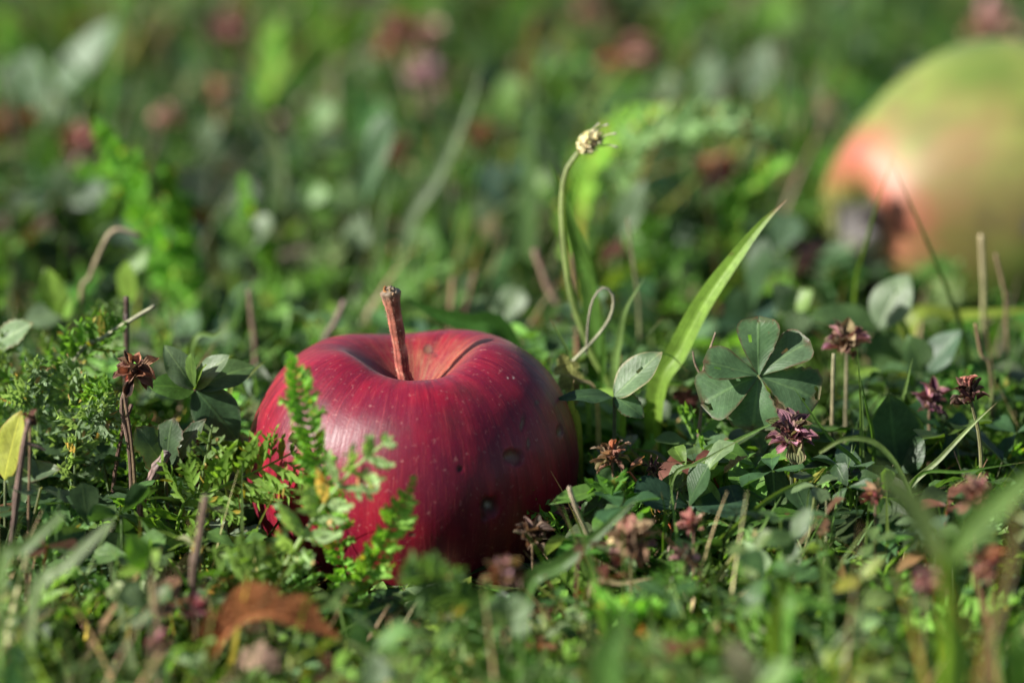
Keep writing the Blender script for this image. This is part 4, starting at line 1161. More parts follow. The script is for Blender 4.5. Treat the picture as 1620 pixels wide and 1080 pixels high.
for i, (pts, w_, h_, c_, lab, fat) in enumerate([
    ([(292, 490), (250, 390), (205, 270), (147, 186)], 78, 7.0, (0.10, 0.25, 0.028), 'tall bright yarrow leaf blurred behind the hooked dry stalk', 1.5),
    ([(300, 400), (280, 330), (262, 252)], 66, 5.8, (0.10, 0.235, 0.03), 'second bright blurred yarrow leaf just right of the tall one', 1.5),
    ([(436, 440), (408, 370), (384, 275)], 54, 5.0, (0.10, 0.23, 0.035), 'narrow bright blurred yarrow leaf left above the red apple', 1.5),
    ([(420, 190), (430, 110), (444, 30)], 66, 5.2, (0.12, 0.25, 0.045), 'broad pale green blurred yarrow leaf near the top edge', 1.6),
    ([(912, 360), (935, 270), (985, 205), (1060, 168)], 70, 6.4, (0.14, 0.27, 0.035), 'yellow green yarrow leaf arching right behind the plantain head', 1.5),
    ([(1000, 250), (1070, 205), (1150, 192), (1238, 228)], 74, 5.6, (0.12, 0.21, 0.085), 'long grey green yarrow leaf lying over right of the plantain head', 1.4),
    ([(1165, 335), (1200, 285), (1250, 252)], 58, 4.8, (0.12, 0.26, 0.035), 'small bright blurred yarrow leaf left of the far apple', 1.5),
    ([(215, 250), (160, 190), (130, 130)], 100, 4.2, (0.06, 0.15, 0.035), 'wide dark yarrow leaf blurred behind the tall bright one', 1.4),
    ([(80, 190), (40, 120), (10, 20)], 80, 4.2, (0.11, 0.24, 0.03), 'bright blurred yarrow leaf in the top left corner', 1.6),
    ([(560, 180), (540, 90), (500, 10)], 70, 4.0, (0.09, 0.2, 0.03), 'green blurred yarrow leaf near the top left of the brown heads', 1.5),
    ([(1480, 500), (1490, 450), (1500, 412)], 80, 2.6, (0.085, 0.2, 0.045), 'small fluffy yarrow leaf under the far apple', 1.2),
    ([(590, 500), (650, 440), (720, 410)], 90, 3.4, (0.08, 0.18, 0.035), 'low blurred yarrow leaf behind the stem of the red apple', 1.4),
    ([(430, 560), (402, 520), (372, 500)], 80, 3.0, (0.085, 0.17, 0.05), 'small yarrow leaf under the thin brown stalk left of the red apple', 1.2),
    ([(460, 560), (480, 540), (485, 510)], 70, 3.0, (0.11, 0.23, 0.04), 'bright yarrow tip just left of the red apple shoulder', 1.2)]):
    far = h_ >= 3.5
    yarrow(lab, pts, w_ * (.78 if far else .85), 24 if far else 16, np.array(c_) * (1.55 if far else 1.15), h=h_, base=pts[0][0], lobes=3, fat=fat * (1.9 if far else 1.2), lift=.3, rr=5 if far else 3, hint=-FWD * .7 + SUN_DIR * .8)

# ---- dead heads and flower heads
RB = [RUST, BROWN, (0.20, 0.10, 0.06), PINK]
PB = [PURPLE, (0.22, 0.09, 0.12), (0.12, 0.13, 0.045), MAUVE]
PK = [MAUVE, PINK, (0.30, 0.20, 0.13), (0.17, 0.12, 0.06)]
flower_head('dry reddish brown self-heal head on a bare stalk, left of the red apple', (212, 588), 46, [(0.25, 0.10, 0.055), BROWN, DARKB, (0.33, 0.16, 0.11)], d=-1.8, base=212, mid=[(206, 730), (192, 640)], stems=((0.15, 0.095, 0.07),), nb=11, open_=1.1, rst=4.5, axis=(0.15, -.5, .8))
twig('thin tan stalk standing close beside the dry head stalk', [(214, 790), (208, 700), (196, 622)], 5, 4, (0.24, 0.17, 0.08), (0.14, 0.09, 0.06), d=-1.7, base=214, name='dead_stalk', cat='stalk', knots=1)
twig('dark red brown thin stalk crossing behind the dry head', [(178, 790), (192, 690), (208, 640)], 5, 5, DARKB, (0.12, 0.06, 0.04), d=-1.4, base=178, name='dead_stalk', cat='stalk', knots=2)
twig('short thick red brown twig with a frayed grey end', [(224, 798), (240, 758), (264, 716)], 9, 14, (0.19, 0.07, 0.045), (0.15, 0.11, 0.10), d=-2.4, base=218, knots=2, k=12)
twig('dark upright stalk with a brown stub at the left edge', [(16, 900), (26, 790), (38, 700), (46, 664)], 11, 6, (0.05, 0.04, 0.035), (0.16, 0.10, 0.08), d=-4.5, base=12, knots=2, name='dead_stalk', cat='stalk', branch=[([(38, 700), (60, 706), (72, 712)], 5)])
flower_head('small dark brown withered head at the left edge on a dark stalk', (48, 668), 20, [BROWN, DARKB], d=-4.3, base=40, nb=6, one=True, open_=.5)
twig('blurred brown upright twig with ragged side stubs below the lacy yarrow', [(306, 925), (316, 850), (326, 784)], 13, 10, DARKB, (0.15, 0.10, 0.07), d=-7, base=304, knots=2, branch=[([(324, 800), (350, 806), (368, 812)], 5)])
flower_head('purple and green self-heal head with pointed bracts below the large clover', (1252, 692), 52, PB, d=-2.2, base=1255, nb=20, open_=1.0, core=(0.10, 0.10, 0.04), stems=((0.10, 0.13, 0.05),), axis=(0, -.35, .9), rst=5)
flower_head('pinkish self-heal head on a pale stalk between the broken clovers at right', (1340, 545), 46, PK, d=1.2, base=1335, nb=15, open_=1.0, stems=((0.22, 0.20, 0.11),), rst=4)
flower_head('very dark brown dried head with upright cups on a green stalk at right', (1535, 628), 42, [(0.13, 0.06, 0.05), DARKB, (0.18, 0.08, 0.06)], d=-1.4, base=1550, nb=13, open_=.8, mid=[(1552, 720)], stems=((0.16, 0.16, 0.06),), rst=4.5)
flower_head('dull purple head tucked behind the very dark brown one', (1470, 640), 44, [PURPLE, (0.22, 0.10, 0.12)], d=.8, base=1470, nb=12, open_=.9)
flower_head('ragged tan and brown head leaning out right beside the red apple', (968, 724), 42, [TAN, (0.26, 0.15, 0.10), RUST, (0.30, 0.22, 0.10)], d=-2.6, base=985, nb=16, open_=1.25, wide=.25)
flower_head('small black withered head on a bare stalk above the dark low clover', (1036, 742), 26, [DARKB, (0.08, 0.045, 0.04)], d=-2.2, base=1040, nb=10, open_=1.2, wide=.2)
flower_head('dark shadowed round seed head against the lower right of the red apple', (842, 852), 40, [(0.11, 0.085, 0.06), DARKB, (0.14, 0.11, 0.07)], d=-3.6, base=845, nb=16, open_=.8)
flower_head('dull purple head in the shade right of the red apple base', (900, 815), 34, [PURPLE, (0.10, 0.06, 0.08)], d=-2.2, base=900, nb=12)
flower_head('pinkish brown head with spreading cups in front right of the red apple', (998, 862), 52, [PINK, TAN, (0.26, 0.15, 0.09)], d=-6, base=1000, nb=15, open_=1.1, stems=((0.22, 0.17, 0.07),))
flower_head('rosy pink rounded head right of the spreading pinkish one', (1098, 832), 30, [(0.42, 0.14, 0.14), PINK, (0.35, 0.1, 0.1)], d=-5, base=1096, nb=14, open_=.8)
flower_head('pale pink forked scrap under the rosy rounded head', (1085, 885), 34, [(0.46, 0.25, 0.22), PINK], d=-5.4, base=1082, nb=7, open_=1.1)
flower_head('blurred rust and green head at the centre bottom beside the red apple foot', (795, 915), 50, [RUST, (0.22, 0.17, 0.05), MAUVE, (0.2, 0.12, 0.06)], d=-8.5, base=800, nb=16, open_=.8)
flower_head('blurred dark red and purple head left of the curled orange leaf', (310, 968), 32, [(0.20, 0.035, 0.04), PURPLE], d=-8, base=310, nb=14)
flower_head('blurred violet head at the end of a tan stalk near the bottom left', (252, 1026), 34, [(0.20, 0.11, 0.17), PURPLE, MAUVE], d=-9.5, base=258, nb=12, name='flower_head')
twig('blurred tan stalk running down to the violet head', [(252, 1012), (246, 960), (238, 885)], 6, 9, (0.33, 0.24, 0.15), (0.24, 0.19, 0.09), d=-9, base=254, name='dead_stalk', cat='stalk')
flower_head('blurred rosy head low at right beside the foreground tuft', (1462, 925), 40, [(0.34, 0.14, 0.15), PINK, MAUVE], d=-10, base=1462, nb=14)
flower_head('blurred rusty pink head right of the foreground tuft', (1568, 898), 40, [(0.33, 0.13, 0.10), PINK, RUST], d=-9, base=1570, nb=14)
flower_head('blurred brown head high on the right behind the foreground tuft', (1545, 790), 44, [BROWN, (0.26, 0.12, 0.09), PINK], d=-7, base=1545, nb=14)
flower_head('reddish bronze head with upright bracts half hidden by the curved grass', (1385, 790), 36, [(0.22, 0.07, 0.06), (0.25, 0.14, 0.08), TAN], d=-4.5, base=1385, nb=10, open_=.6)
twig('tan bent twig with a pale snapped end right of the red apple', [(942, 930), (934, 860), (912, 805), (900, 770)], 5.5, 6.5, (0.33, 0.22, 0.10), (0.40, 0.32, 0.22), d=-4.2, base=940, knots=2)
twig('thin grey brown forked twig left of the large clover', [(1104, 720), (1110, 640), (1112, 590), (1132, 526)], 5.5, 2.5, (0.11, 0.075, 0.06), (0.26, 0.19, 0.13), d=-1.0, base=1106, knots=2, branch=[([(1112, 598), (1100, 576), (1096, 556)], 4), ([(1110, 640), (1124, 628)], 2.5)])
twig('cut grass stalk with a pale top standing under the far apple', [(1556, 520), (1556, 450), (1552, 372)], 7, 7, (0.15, 0.23, 0.05), (0.36, 0.30, 0.17), d=5.5, base=1556, name='grass_stalk', cat='stalk')
twig('thin brown grass stalk leaning left under the far apple', [(1592, 500), (1586, 450), (1575, 402)], 5, 4, (0.15, 0.12, 0.04), (0.30, 0.2, 0.12), d=5, base=1596, name='grass_stalk', cat='stalk')
twig('brown tipped green stalk below the cut pale one', [(1568, 600), (1552, 560), (1543, 512)], 5, 4, (0.13, 0.19, 0.05), (0.28, 0.16, 0.09), d=2, base=1572, name='grass_stalk', cat='stalk')
twig('pale straight stalk under the pinkish head', [(1316, 700), (1317, 640), (1319, 560)], 5.2, 5, (0.20, 0.12, 0.06), (0.34, 0.33, 0.18), d=.2, base=1312, name='grass_stalk', cat='stalk')
grass('fine upright green needle blade right of the large clover', [(1363, 720), (1362, 640), (1356, 548)], 9, GRASS_L, d=-1.4, base=1364)
grass('second fine needle blade crossing the first', [(1382, 710), (1372, 650), (1360, 590)], 8, GRASS, d=-1.2, base=1386)
grass('pale slender blade slanting up right before the dark brown head', [(1420, 800), (1490, 722), (1540, 670), (1578, 636)], 11, (0.27, 0.36, 0.13), d=-2.6, base=1400, tipcol=STRAW)
grass('long arched grass blade sweeping right and down below the self-heal head', [(1296, 716), (1338, 694), (1390, 704), (1436, 768), (1474, 885)], 9, (0.16, 0.25, 0.07), d=-3.2, base=None)
grass('thin blade dropping right from the lower edge of the large clover', [(1372, 762), (1310, 690), (1255, 612)], 9, GRASS, d=-2.6, base=1385)
grass('long thin blade arching over from the base of the rosy head', [(1085, 905), (1150, 845), (1230, 780), (1330, 738)], 15, (0.14, 0.24, 0.06), d=-4.4, base=1075)
grass('broad blurred blade slanting right in front of the red apple foot', [(830, 935), (890, 890), (950, 840), (1015, 782)], 30, (0.085, 0.18, 0.04), d=-6.5, base=815)
grass('dark thin blade rising in the dark gap under the large clover', [(1110, 730), (1160, 700), (1240, 660)], 12, GRASS, d=-1.5, base=1090)
grass('thin green blade rising left in front of the far apple', [(1350, 480), (1365, 400), (1388, 320), (1416, 240)], 9, (0.11, 0.19, 0.04), d=4.5, base=1345)
grass('thin drooping green blade right in front of the far apple', [(1530, 560), (1490, 440), (1450, 345), (1410, 256)], 9, (0.11, 0.18, 0.04), d=4.3, base=1540)
grass('upright thin blade low before the far apple', [(1440, 560), (1425, 500), (1412, 440)], 12, GRASS, d=4.8, base=1445)
grass('yellow green broad blade lying flat under the far apple', [(1440, 515), (1520, 502), (1590, 495), (1660, 490)], 34, (0.20, 0.27, 0.03), d=7.5, base=1420, hint=np.array([0, -.4, 1]))
grass('short bright spike of grass right of the self-heal head', [(1400, 690), (1425, 640), (1444, 566)], 12, GRASS_L, d=0, base=1398)
twig('hooked dry stalk with a withered tip at upper left', [(128, 480), (142, 440), (160, 395), (178, 366), (202, 366), (222, 374)], 8, 6, (0.19, 0.20, 0.06), (0.33, 0.25, 0.17), d=5.5, base=124, name='withered_stalk', cat='stalk')
twig('dark snapped stub poking out of the yarrow clump', [(200, 530), (200, 500), (200, 470)], 7, 7, DARKB, (0.08, 0.05, 0.04), d=1, base=200)
twig('pale stalk tip slanting right out of the yarrow clump', [(110, 590), (170, 530), (210, 505), (244, 484)], 7, 5, (0.26, 0.32, 0.16), (0.33, 0.33, 0.21), d=.4, base=60, name='yarrow_stalk', cat='stalk')
twig('thin brown stalk blurred left of the red apple shoulder', [(404, 560), (398, 500), (394, 460)], 8, 6, (0.17, 0.11, 0.08), (0.23, 0.15, 0.11), d=6, base=404, name='dead_stalk', cat='stalk')
twig('grey brown blurred twig leaning right beside the red apple shoulder', [(510, 560), (530, 510), (546, 476)], 8, 8, (0.13, 0.09, 0.075), (0.19, 0.13, 0.11), d=6, base=506)
twig('tan blurred twig leaning left between the red apple and the plantain', [(890, 510), (866, 450), (846, 395)], 11, 9, (0.22, 0.13, 0.09), (0.28, 0.18, 0.13), d=9, base=895)
twig('dark thin twig standing behind the red apple', [(735, 510), (742, 470), (752, 430)], 7, 6, DARKB, BROWN, d=9, base=732)
twig('light brown stub standing behind the red apple stem', [(714, 500), (715, 470), (717, 440)], 8, 7, (0.25, 0.17, 0.09), TAN, d=8.5, base=714)
twig('orange brown upright stalk between the strap leaves', [(915, 620), (912, 520), (906, 400)], 9, 6, (0.32, 0.15, 0.06), (0.17, 0.1, 0.07), d=4.6, base=916, name='dead_stalk', cat='stalk')
grass('green blade blurred low left of the rosette', [(300, 560), (340, 530), (352, 520)], 12, GRASS_L, d=2.5, base=290)
grass('pale flat stalk slanting behind the rosette of oval leaves', [(362, 625), (390, 596), (420, 570)], 12, (0.24, 0.33, 0.07), d=.6, base=350)
# curled dead leaves
def curled(label, pts, wpx, col, d, base, fold=.5, twist=0.8, hint=None):
    P, d = route(pts, d, None, None, 22)
    t = np.linspace(0, 1, 22)
    t = np.linspace(0, 1, 60); P = spline(P, 60)
    mb = MB()
    wv = np.maximum(np.sin(math.pi * t ** .9) ** .7, .12) * (1 + .18 * np.sin(t * 23 + d) + .12 * rng.normal(size=60))
    ribbon(mb, P, px2cm(wpx, d) * .5 * wv, np.asarray(col) * (1 + .2 * rng.normal(size=(60, 1))), -FWD + np.array([-.3, 0, .6]) if hint is None else hint, fold, 9, twist, rng.random())
    V = mb.V[0]; w_ = px2cm(wpx, d)
    mb.V[0] = V + (w_ * .045 * fbm3(V, int(wpx), 6.0 / w_))[:, None] * nrm(np.array([.3, -1, .6])) + rng.normal(size=V.shape) * w_ * .006
    blot = 1 + .45 * fbm3(V, 3, 7.0 / w_)[:, None]
    mb.C[0] = np.clip(mb.C[0] * blot, .01, .9)
    return tag(mb.build('dead_leaf', M_DRY, origin=P[0]), label, 'dead leaf')
curled('large blurred orange brown dead leaf curled over at the bottom left', [(330, 1050), (362, 1000), (410, 972), (468, 984), (535, 1012)], 100, (0.30, 0.105, 0.030), -9, None, .9, .35)
curled('pale pinkish dead leaf scrap lying in the orange brown curl', [(375, 1050), (410, 1040), (450, 1058)], 44, (0.46, 0.29, 0.21), -9.6, None, .3, .3)
curled('small white spoon shaped dry scrap lying in front of the red apple', [(690, 972), (725, 982), (760, 985)], 26, (0.55, 0.47, 0.33), -5.6, None, .3, .3)
curled('dark red curled dead leaf below the long bright blade', [(1065, 620), (1085, 640), (1100, 660)], 44, (0.12, 0.04, 0.03), 1.6, None, .8, 1)
curled('small dry beige husk lying on the dark low clovers', [(1145, 748), (1165, 732), (1182, 722)], 18, (0.34, 0.25, 0.15), -2.2, None, .8, .4)
curled('dark brown curled leaf behind the strap leaves', [(950, 420), (975, 402), (1000, 412)], 40, (0.13, 0.05, 0.035), 13, None, .8, .8)
curled('yellowing leaf scrap left of the pale slit clover', [(888, 560), (898, 590), (912, 640)], 40, (0.28, 0.30, 0.08), 1.2, None, .3, .5)
curled('grey flat dead blade lying across the turf at the bottom left', [(130, 985), (190, 975), (255, 962)], 26, (0.16, 0.19, 0.13), -6.5, None, .2, .2)

# ---- foreground, out of focus
grass('thick pale green stem of the foreground tuft rising from the bottom right', [(1500, 1120), (1502, 1010), (1492, 880)], 62, (0.17, 0.30, 0.06), d=-15.5, base=1500, fold=.6, blunt=.75, cat='grass stalk', name='grass_stalk')
grass('broad foreground blade bending left from the tuft', [(1492, 900), (1450, 810), (1405, 760), (1375, 735)], 46, (0.15, 0.22, 0.075), d=-15.5, base=None)
grass('broad foreground blade bending right from the tuft out of the picture', [(1492, 900), (1530, 840), (1590, 785), (1680, 715)], 52, (0.17, 0.30, 0.07), d=-15.5, base=None)
grass('dry brown foreground stalk leaning right beside the tuft', [(1548, 1090), (1580, 960), (1600, 870), (1608, 780)], 20, (0.32, 0.23, 0.15), d=-14.5, base=1540, blunt=.4, fold=.7)
grass('pale foreground blade blurred in the bottom right corner', [(1620, 1090), (1600, 1030), (1630, 950)], 70, (0.14, 0.30, 0.05), d=-15, base=1610)
grass('blurred green blade upright below the arched blade', [(1308, 970), (1304, 900), (1300, 830)], 18, (0.14, 0.26, 0.05), d=-10.5, base=1308)
grass('wide bright green blurred blade lying across the bottom right', [(1240, 975), (1300, 958), (1370, 970)], 40, (0.12, 0.28, 0.04), d=-10, base=1215, hint=np.array([0, -.5, 1]))
grass('upright blurred yellow green blade at the bottom right', [(1226, 1010), (1232, 960), (1242, 905)], 30, (0.20, 0.31, 0.04), d=-12, base=1226)
grass('dark green blurred blade at the very bottom left corner', [(20, 1100), (22, 1050), (25, 1000)], 50, (0.05, 0.14, 0.04), d=-14, base=20)
grass('pale blurred blade slanting up right at the lower left', [(55, 955), (110, 890), (176, 826)], 24, (0.20, 0.28, 0.13), d=-9.5, base=40, blunt=.5)
grass('second pale blurred blade slanting right at the left edge', [(0, 905), (40, 865), (98, 812)], 24, (0.16, 0.26, 0.09), d=-9, base=-10, blunt=.5)
grass('green slanting blurred blade at the bottom centre right', [(1090, 1100), (1040, 1040), (985, 1000)], 34, (0.17, 0.28, 0.08), d=-13, base=1120)
grass('dark broad blurred blade at the bottom centre', [(960, 1080), (975, 1010), (1000, 955)], 70, (0.075, 0.17, 0.035), d=-13, base=960)
leafy('bright_leaf', 'pair of bright yellow green leaves blurred below the thick red twig', 'leafy plant', (232, 898), [(205, 848, .1, 44, (0.12, 0.27, 0.03), {'shape': 'oval'}), (250, 870, .1, 30, LIME, {'shape': 'oval'}), (185, 905, .3, 26, LIME, {'shape': 'oval'})], d=-7, base=235, part='leaf')
leafy('clover', 'pale sage clover leaf blurred beside the tan stalk at lower left', 'clover', (238, 962), [(192, 928, .1, 52, SAGE, {'face': .9}), (215, 990, .4, 46, SAGE, {}), (265, 925, 0, 44, CLOVER, {})], d=-8, base=238)
leafy('clover', 'light grey green clover leaf blurred below the rust and green head', 'clover', (806, 990), [(776, 960, .2, 54, SAGE, {'face': .9}), (828, 948, .1, 50, SAGE, {'face': .9}), (835, 995, .3, 40, SAGE, {})], d=-9.5, base=806)
leafy('clover', 'pale green clover leaf blurred at the bottom left of centre', 'clover', (590, 1030), [(640, 985, 0, 50, (0.13, 0.27, 0.07), {}), (555, 990, .1, 44, (0.12, 0.25, 0.06), {}), (600, 1080, .5, 56, SAGE, {})], d=-11, base=590)
leafy('clover', 'pale leaf pair blurred over the short turf at right', 'clover', (1255, 850), [(1280, 802, 0, 34, SAGE, {'shape': 'oval'}), (1200, 852, .2, 36, CLOVER, {'shape': 'oval'}), (1245, 895, .3, 30, CLOVER, {'shape': 'oval'})], d=-7, base=1255)
leafy('clover', 'yellow leaf shoot blurred at right among the short turf', 'clover', (1362, 915), [(1395, 878, 0, 24, (0.24, 0.31, 0.05), {'shape': 'oval'}), (1320, 930, .2, 26, (0.3, 0.3, 0.04), {'shape': 'oval'})], d=-9, base=1362)
leafy('clover', 'large beige blurred leaf at the bottom edge right of centre', 'clover', (1190, 1090), [(1150, 1015, .2, 54, (0.36, 0.32, 0.22), {'shape': 'oval'}), (1250, 1050, .2, 60, YARROW_B, {'shape': 'oval'})], d=-14, base=1190)

# ---- background, out of focus
for lab, pts, w_, h_, c_ in [
    ('pale narrow blade leaning right, blurred high behind the red apple', [(640, 372), (690, 280), (728, 200), (766, 96)], 24, 7.6, (0.22, 0.30, 0.17)),
    ('pale narrow blade leaning left, blurred above the narrow bright yarrow leaf', [(440, 262), (415, 200), (390, 130)], 24, 6.0, (0.26, 0.33, 0.17)),
    ('tall dark green upright blade blurred left of the far apple', [(1268, 360), (1272, 180), (1274, 20)], 30, 7.5, (0.055, 0.14, 0.025)),
    ('blurred olive blade rising at the top right of centre', [(1180, 150), (1190, 80), (1206, 10)], 30, 4.0, (0.13, 0.2, 0.07)),
    ('bright upright blade blurred at the top above the far brown heads', [(560, 100), (556, 40), (552, -20)], 36, 4.0, (0.11, 0.23, 0.03)),
    ('curved green blade blurred at the left edge under the brown head', [(38, 380), (56, 320), (60, 260), (40, 215)], 16, 3.5, (0.15, 0.2, 0.05)),
    ('light green blade blurred near the left middle edge', [(30, 430), (48, 390), (60, 350)], 24, 3.0, (0.13, 0.25, 0.04)),
    ('broad bright blade blurred above the far apple', [(1400, 90), (1420, 30), (1440, -30)], 36, 4.0, (0.12, 0.24, 0.045))]:
    grass(lab, pts, w_, c_, h=h_, base=pts[0][0] - 6)
for lab, at, r_, h_, cs, st in [
    ('red brown head blurred at the top beside a pink one', (630, 70), 46, 3.4, [RUST, BROWN, (0.18, 0.06, 0.05)], BROWN),
    ('round pink head blurred at the top left of the plantain', (678, 62), 30, 3.6, [PINK, (0.45, 0.28, 0.24)], BROWN),
    ('mauve head blurred just below the round pink one', (672, 132), 34, 2.6, [MAUVE, (0.3, 0.13, 0.17)], BROWN),
    ('pink round head blurred right of the plantain head', (1012, 88), 32, 3.6, [(0.48, 0.27, 0.23), PINK], BROWN),
    ('dark rust head blurred beside the pink round one', (978, 100), 30, 3.0, [RUST, BROWN], BROWN),
    ('dark red head blurred between the plantain and the far apple', (1140, 285), 42, 3.0, [(0.20, 0.07, 0.07), PURPLE, RUST], BROWN),
    ('small pale pink head blurred under the dark red one', (1124, 314), 20, 2.4, [(0.5, 0.31, 0.27), PINK], BROWN),
    ('rusty head blurred at the left picture edge', (18, 215), 46, 3.4, [RUST, (0.3, 0.14, 0.08), BROWN], (0.15, 0.2, 0.06)),
    ('brown pink head blurred on a slanting stalk at the left', (132, 238), 36, 3.4, [PINK, (0.25, 0.13, 0.09)], (0.32, 0.19, 0.17)),
    ('dark maroon head blurred at the top left', (362, 52), 40, 3.4, [(0.19, 0.07, 0.07), BROWN], BROWN),
    ('tan head blurred below the dark maroon one', (345, 160), 30, 3.0, [(0.3, 0.17, 0.08), TAN], TAN),
    ('brown pink upright head blurred right of the tall yarrow leaf', (272, 190), 30, 3.2, [(0.26, 0.15, 0.12), PINK], (0.2, 0.12, 0.09)),
    ('orange brown head blurred in the middle of the background', (766, 222), 30, 2.2, [(0.32, 0.13, 0.03), RUST], BROWN),
    ('dull brown head blurred left of the orange brown one', (630, 245), 34, 2.4, [(0.24, 0.11, 0.06), BROWN], BROWN),
    ('rosy tan head blurred above the far apple', (1565, 48), 46, 3.6, [(0.36, 0.2, 0.15), PINK, MAUVE], TAN),
    ('cream seed head blurred left of the far apple', (1310, 172), 22, 3.4, [(0.5, 0.42, 0.25), STRAW], TAN),
    ('brown head blurred at the top right of the plantain', (935, 20), 40, 3.4, [(0.22, 0.09, 0.07), (0.3, 0.17, 0.14)], BROWN),
    ('faint brown head blurred right of the pale narrow blade', (820, 130), 30, 2.6, [(0.2, 0.13, 0.08), TAN], BROWN),
    ('brown shadowed head blurred in front of the far apple foot', (1315, 430), 34, 1.8, [RUST, DARKB], BROWN),
    ('rust coloured head blurred low under the tan leaning twig', (870, 515), 26, 2.2, [(0.33, 0.15, 0.07), RUST], BROWN)]:
    flower_head(lab, at, r_ * 1.15, cs, h=h_, base=at[0] + rng.uniform(-14, 14), nb=12, open_=1.0, one=True, stems=(st,), wide=.45)
for lab, pts, w_, h_, c_ in [
    ('brown dead straw blurred leaning right at the left middle', [(10, 400), (60, 345), (100, 300)], 13, 2.6, (0.24, 0.15, 0.12)),
    ('olive straw blurred bent over in the left background', [(330, 400), (385, 385), (440, 372)], 14, 2.0, (0.16, 0.15, 0.06)),
    ('tan straw blurred beside the tan head', [(330, 260), (346, 210), (352, 165)], 18, 3.2, (0.30, 0.18, 0.09)),
    ('grey straw blurred lying left of the pale narrow blade', [(420, 420), (470, 400), (500, 398)], 18, 1.6, (0.17, 0.12, 0.11)),
    ('brown straw blurred upright below the brown heads', [(690, 260), (685, 190), (672, 140)], 20, 2.8, (0.22, 0.12, 0.11)),
    ('pale straw blurred near the top right corner', [(1500, 120), (1545, 60), (1590, 10)], 22, 3.4, (0.34, 0.24, 0.16)),
    ('brown stem blurred in the gap left of the far apple', [(1190, 330), (1165, 290), (1150, 262)], 14, 2.6, (0.20, 0.10, 0.09))]:
    twig(lab, pts, w_ * .5, w_ * .4, c_, h=h_, base=pts[0][0], name='straw', cat='straw')
twig('pinkish slanting stalk blurred at the left under the brown pink head', [(58, 372), (92, 310), (118, 262), (132, 240)], 9, 8, (0.30, 0.18, 0.17), (0.34, 0.22, 0.2), h=3.4, base=52, name='dead_stalk', cat='stalk')
twig('brown diagonal twig blurred under the tan head', [(540, 268), (490, 225), (440, 185)], 13, 10, (0.24, 0.13, 0.09), (0.27, 0.18, 0.14), h=3.0, base=548)
twig('grey brown upright stalk blurred right of the second bright yarrow leaf', [(300, 400), (306, 340), (310, 290)], 12, 9, (0.22, 0.15, 0.12), (0.24, 0.17, 0.13), h=2.8, base=298, name='dead_stalk', cat='stalk')
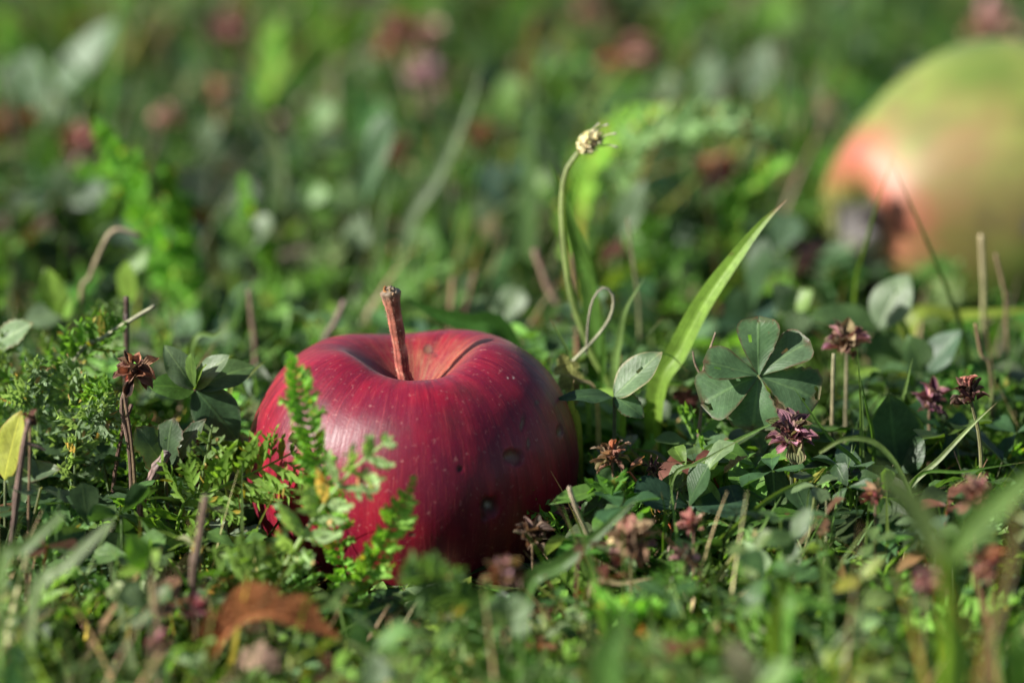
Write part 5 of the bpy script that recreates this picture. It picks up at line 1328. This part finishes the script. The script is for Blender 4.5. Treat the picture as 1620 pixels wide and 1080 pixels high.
for lab, jt, lv, h_ in [
    ('large round sage leaf blurred at the top left edge', (40, 165), [(42, 85, 0, 88, (0.15, 0.24, 0.14)), (-10, 150, 0, 60, CLOVER)], 3.6),
    ('long sage leaf blurred leaning right beside the round sage one', (88, 150), [(172, 28, 0, 62, (0.15, 0.24, 0.14)), (70, 190, .2, 50, CLOVER)], 3.6),
    ('small pale oval leaf blurred left of the tall bright yarrow', (112, 322), [(165, 288, 0, 46, (0.21, 0.28, 0.2)), (90, 260, 0, 50, SAGE)], 2.8),
    ('pale green leaf blurred right of the brown upright head', (322, 238), [(330, 190, 0, 50, SAGE), (360, 225, 0, 44, SAGE), (300, 250, .2, 40, YARROW)], 3.0),
    ('big sage leaf blurred above the red apple', (575, 330), [(604, 182, 0, 52, (0.09, 0.175, 0.08)), (530, 300, 0, 66, YARROW_S), (560, 390, .3, 60, SAGE)], 3.8),
    ('light green leaf group blurred above left of the red apple', (500, 210), [(520, 160, 0, 60, (0.15, 0.28, 0.09)), (470, 190, 0, 56, YARROW_B), (540, 230, .2, 50, SAGE)], 3.2),
    ('bright leaf pair blurred below the light green group', (480, 330), [(505, 290, 0, 54, (0.14, 0.29, 0.07)), (455, 300, 0, 46, SAGE), (530, 345, .2, 50, YARROW_B)], 3.0),
    ('pale tall oval leaf blurred right of the plantain stalk', (975, 378), [(1014, 284, 0, 44, (0.11, 0.18, 0.085)), (950, 350, .1, 40, CLOVER)], 3.4),
    ('pale sage oval leaf blurred upright near the top right', (1185, 150), [(1212, 68, 0, 52, (0.17, 0.25, 0.16)), (1160, 130, 0, 50, CLOVER)], 3.8),
    ('second pale sage oval leaf blurred left of the upright one', (1115, 160), [(1124, 86, 0, 56, (0.15, 0.23, 0.13)), (1090, 150, .2, 44, YARROW)], 3.6),
    ('round dark leaf blurred left of the folded pale one', (1190, 500), [(1225, 482, .2, 70, (0.04, 0.09, 0.06)), (1150, 470, 0, 60, CLOVER_D), (1200, 380, 0, 60, CLOVER_D)], 2.8),
    ('rounded leaf blurred below the small bright yarrow leaf', (1225, 400), [(1252, 340, 0, 66, (0.09, 0.17, 0.09)), (1180, 350, .1, 60, CLOVER), (1230, 430, .2, 56, CLOVER_D)], 3.2),
    ('dim bluish leaf blurred behind the red apple right of centre', (790, 330), [(770, 260, 0, 64, (0.08, 0.15, 0.11)), (830, 300, 0, 60, CLOVER), (745, 330, .2, 54, SAGE)], 3.0),
    ('pale little leaf blurred in front of the brown pair at the middle', (850, 300), [(852, 335, .3, 40, (0.2, 0.29, 0.13)), (880, 270, 0, 44, YARROW_B)], 2.6),
    ('yellow green leaf blurred at the top right of centre', (1230, 50), [(1230, -10, 0, 66, (0.13, 0.28, 0.035)), (1190, 30, 0, 50, YARROW)], 4.0),
    ('pale leaf cluster blurred left of the red apple shoulder', (395, 400), [(370, 350, 0, 50, YARROW_B), (420, 340, 0, 46, SAGE), (350, 410, .2, 44, CLOVER)], 3.0),
    ('green leaf group blurred in the upper middle', (800, 190), [(810, 120, 0, 60, YARROW_B), (850, 170, 0, 56, YARROW), (760, 165, 0, 56, (0.13, 0.24, 0.05))], 3.4),
    ('leaf pair blurred beneath the pink round head', (1040, 160), [(1060, 110, 0, 54, CLOVER), (1010, 150, 0, 50, SAGE)], 3.0)]:
    leafy('clover', lab, 'clover', jt, [l + ({'shape': 'oval' if len(lv) == 2 else 'obovate', 'nu': 9, 'nv': 3, 'face': .7},) for l in lv], h=h_, base=jt[0], rpx=5)
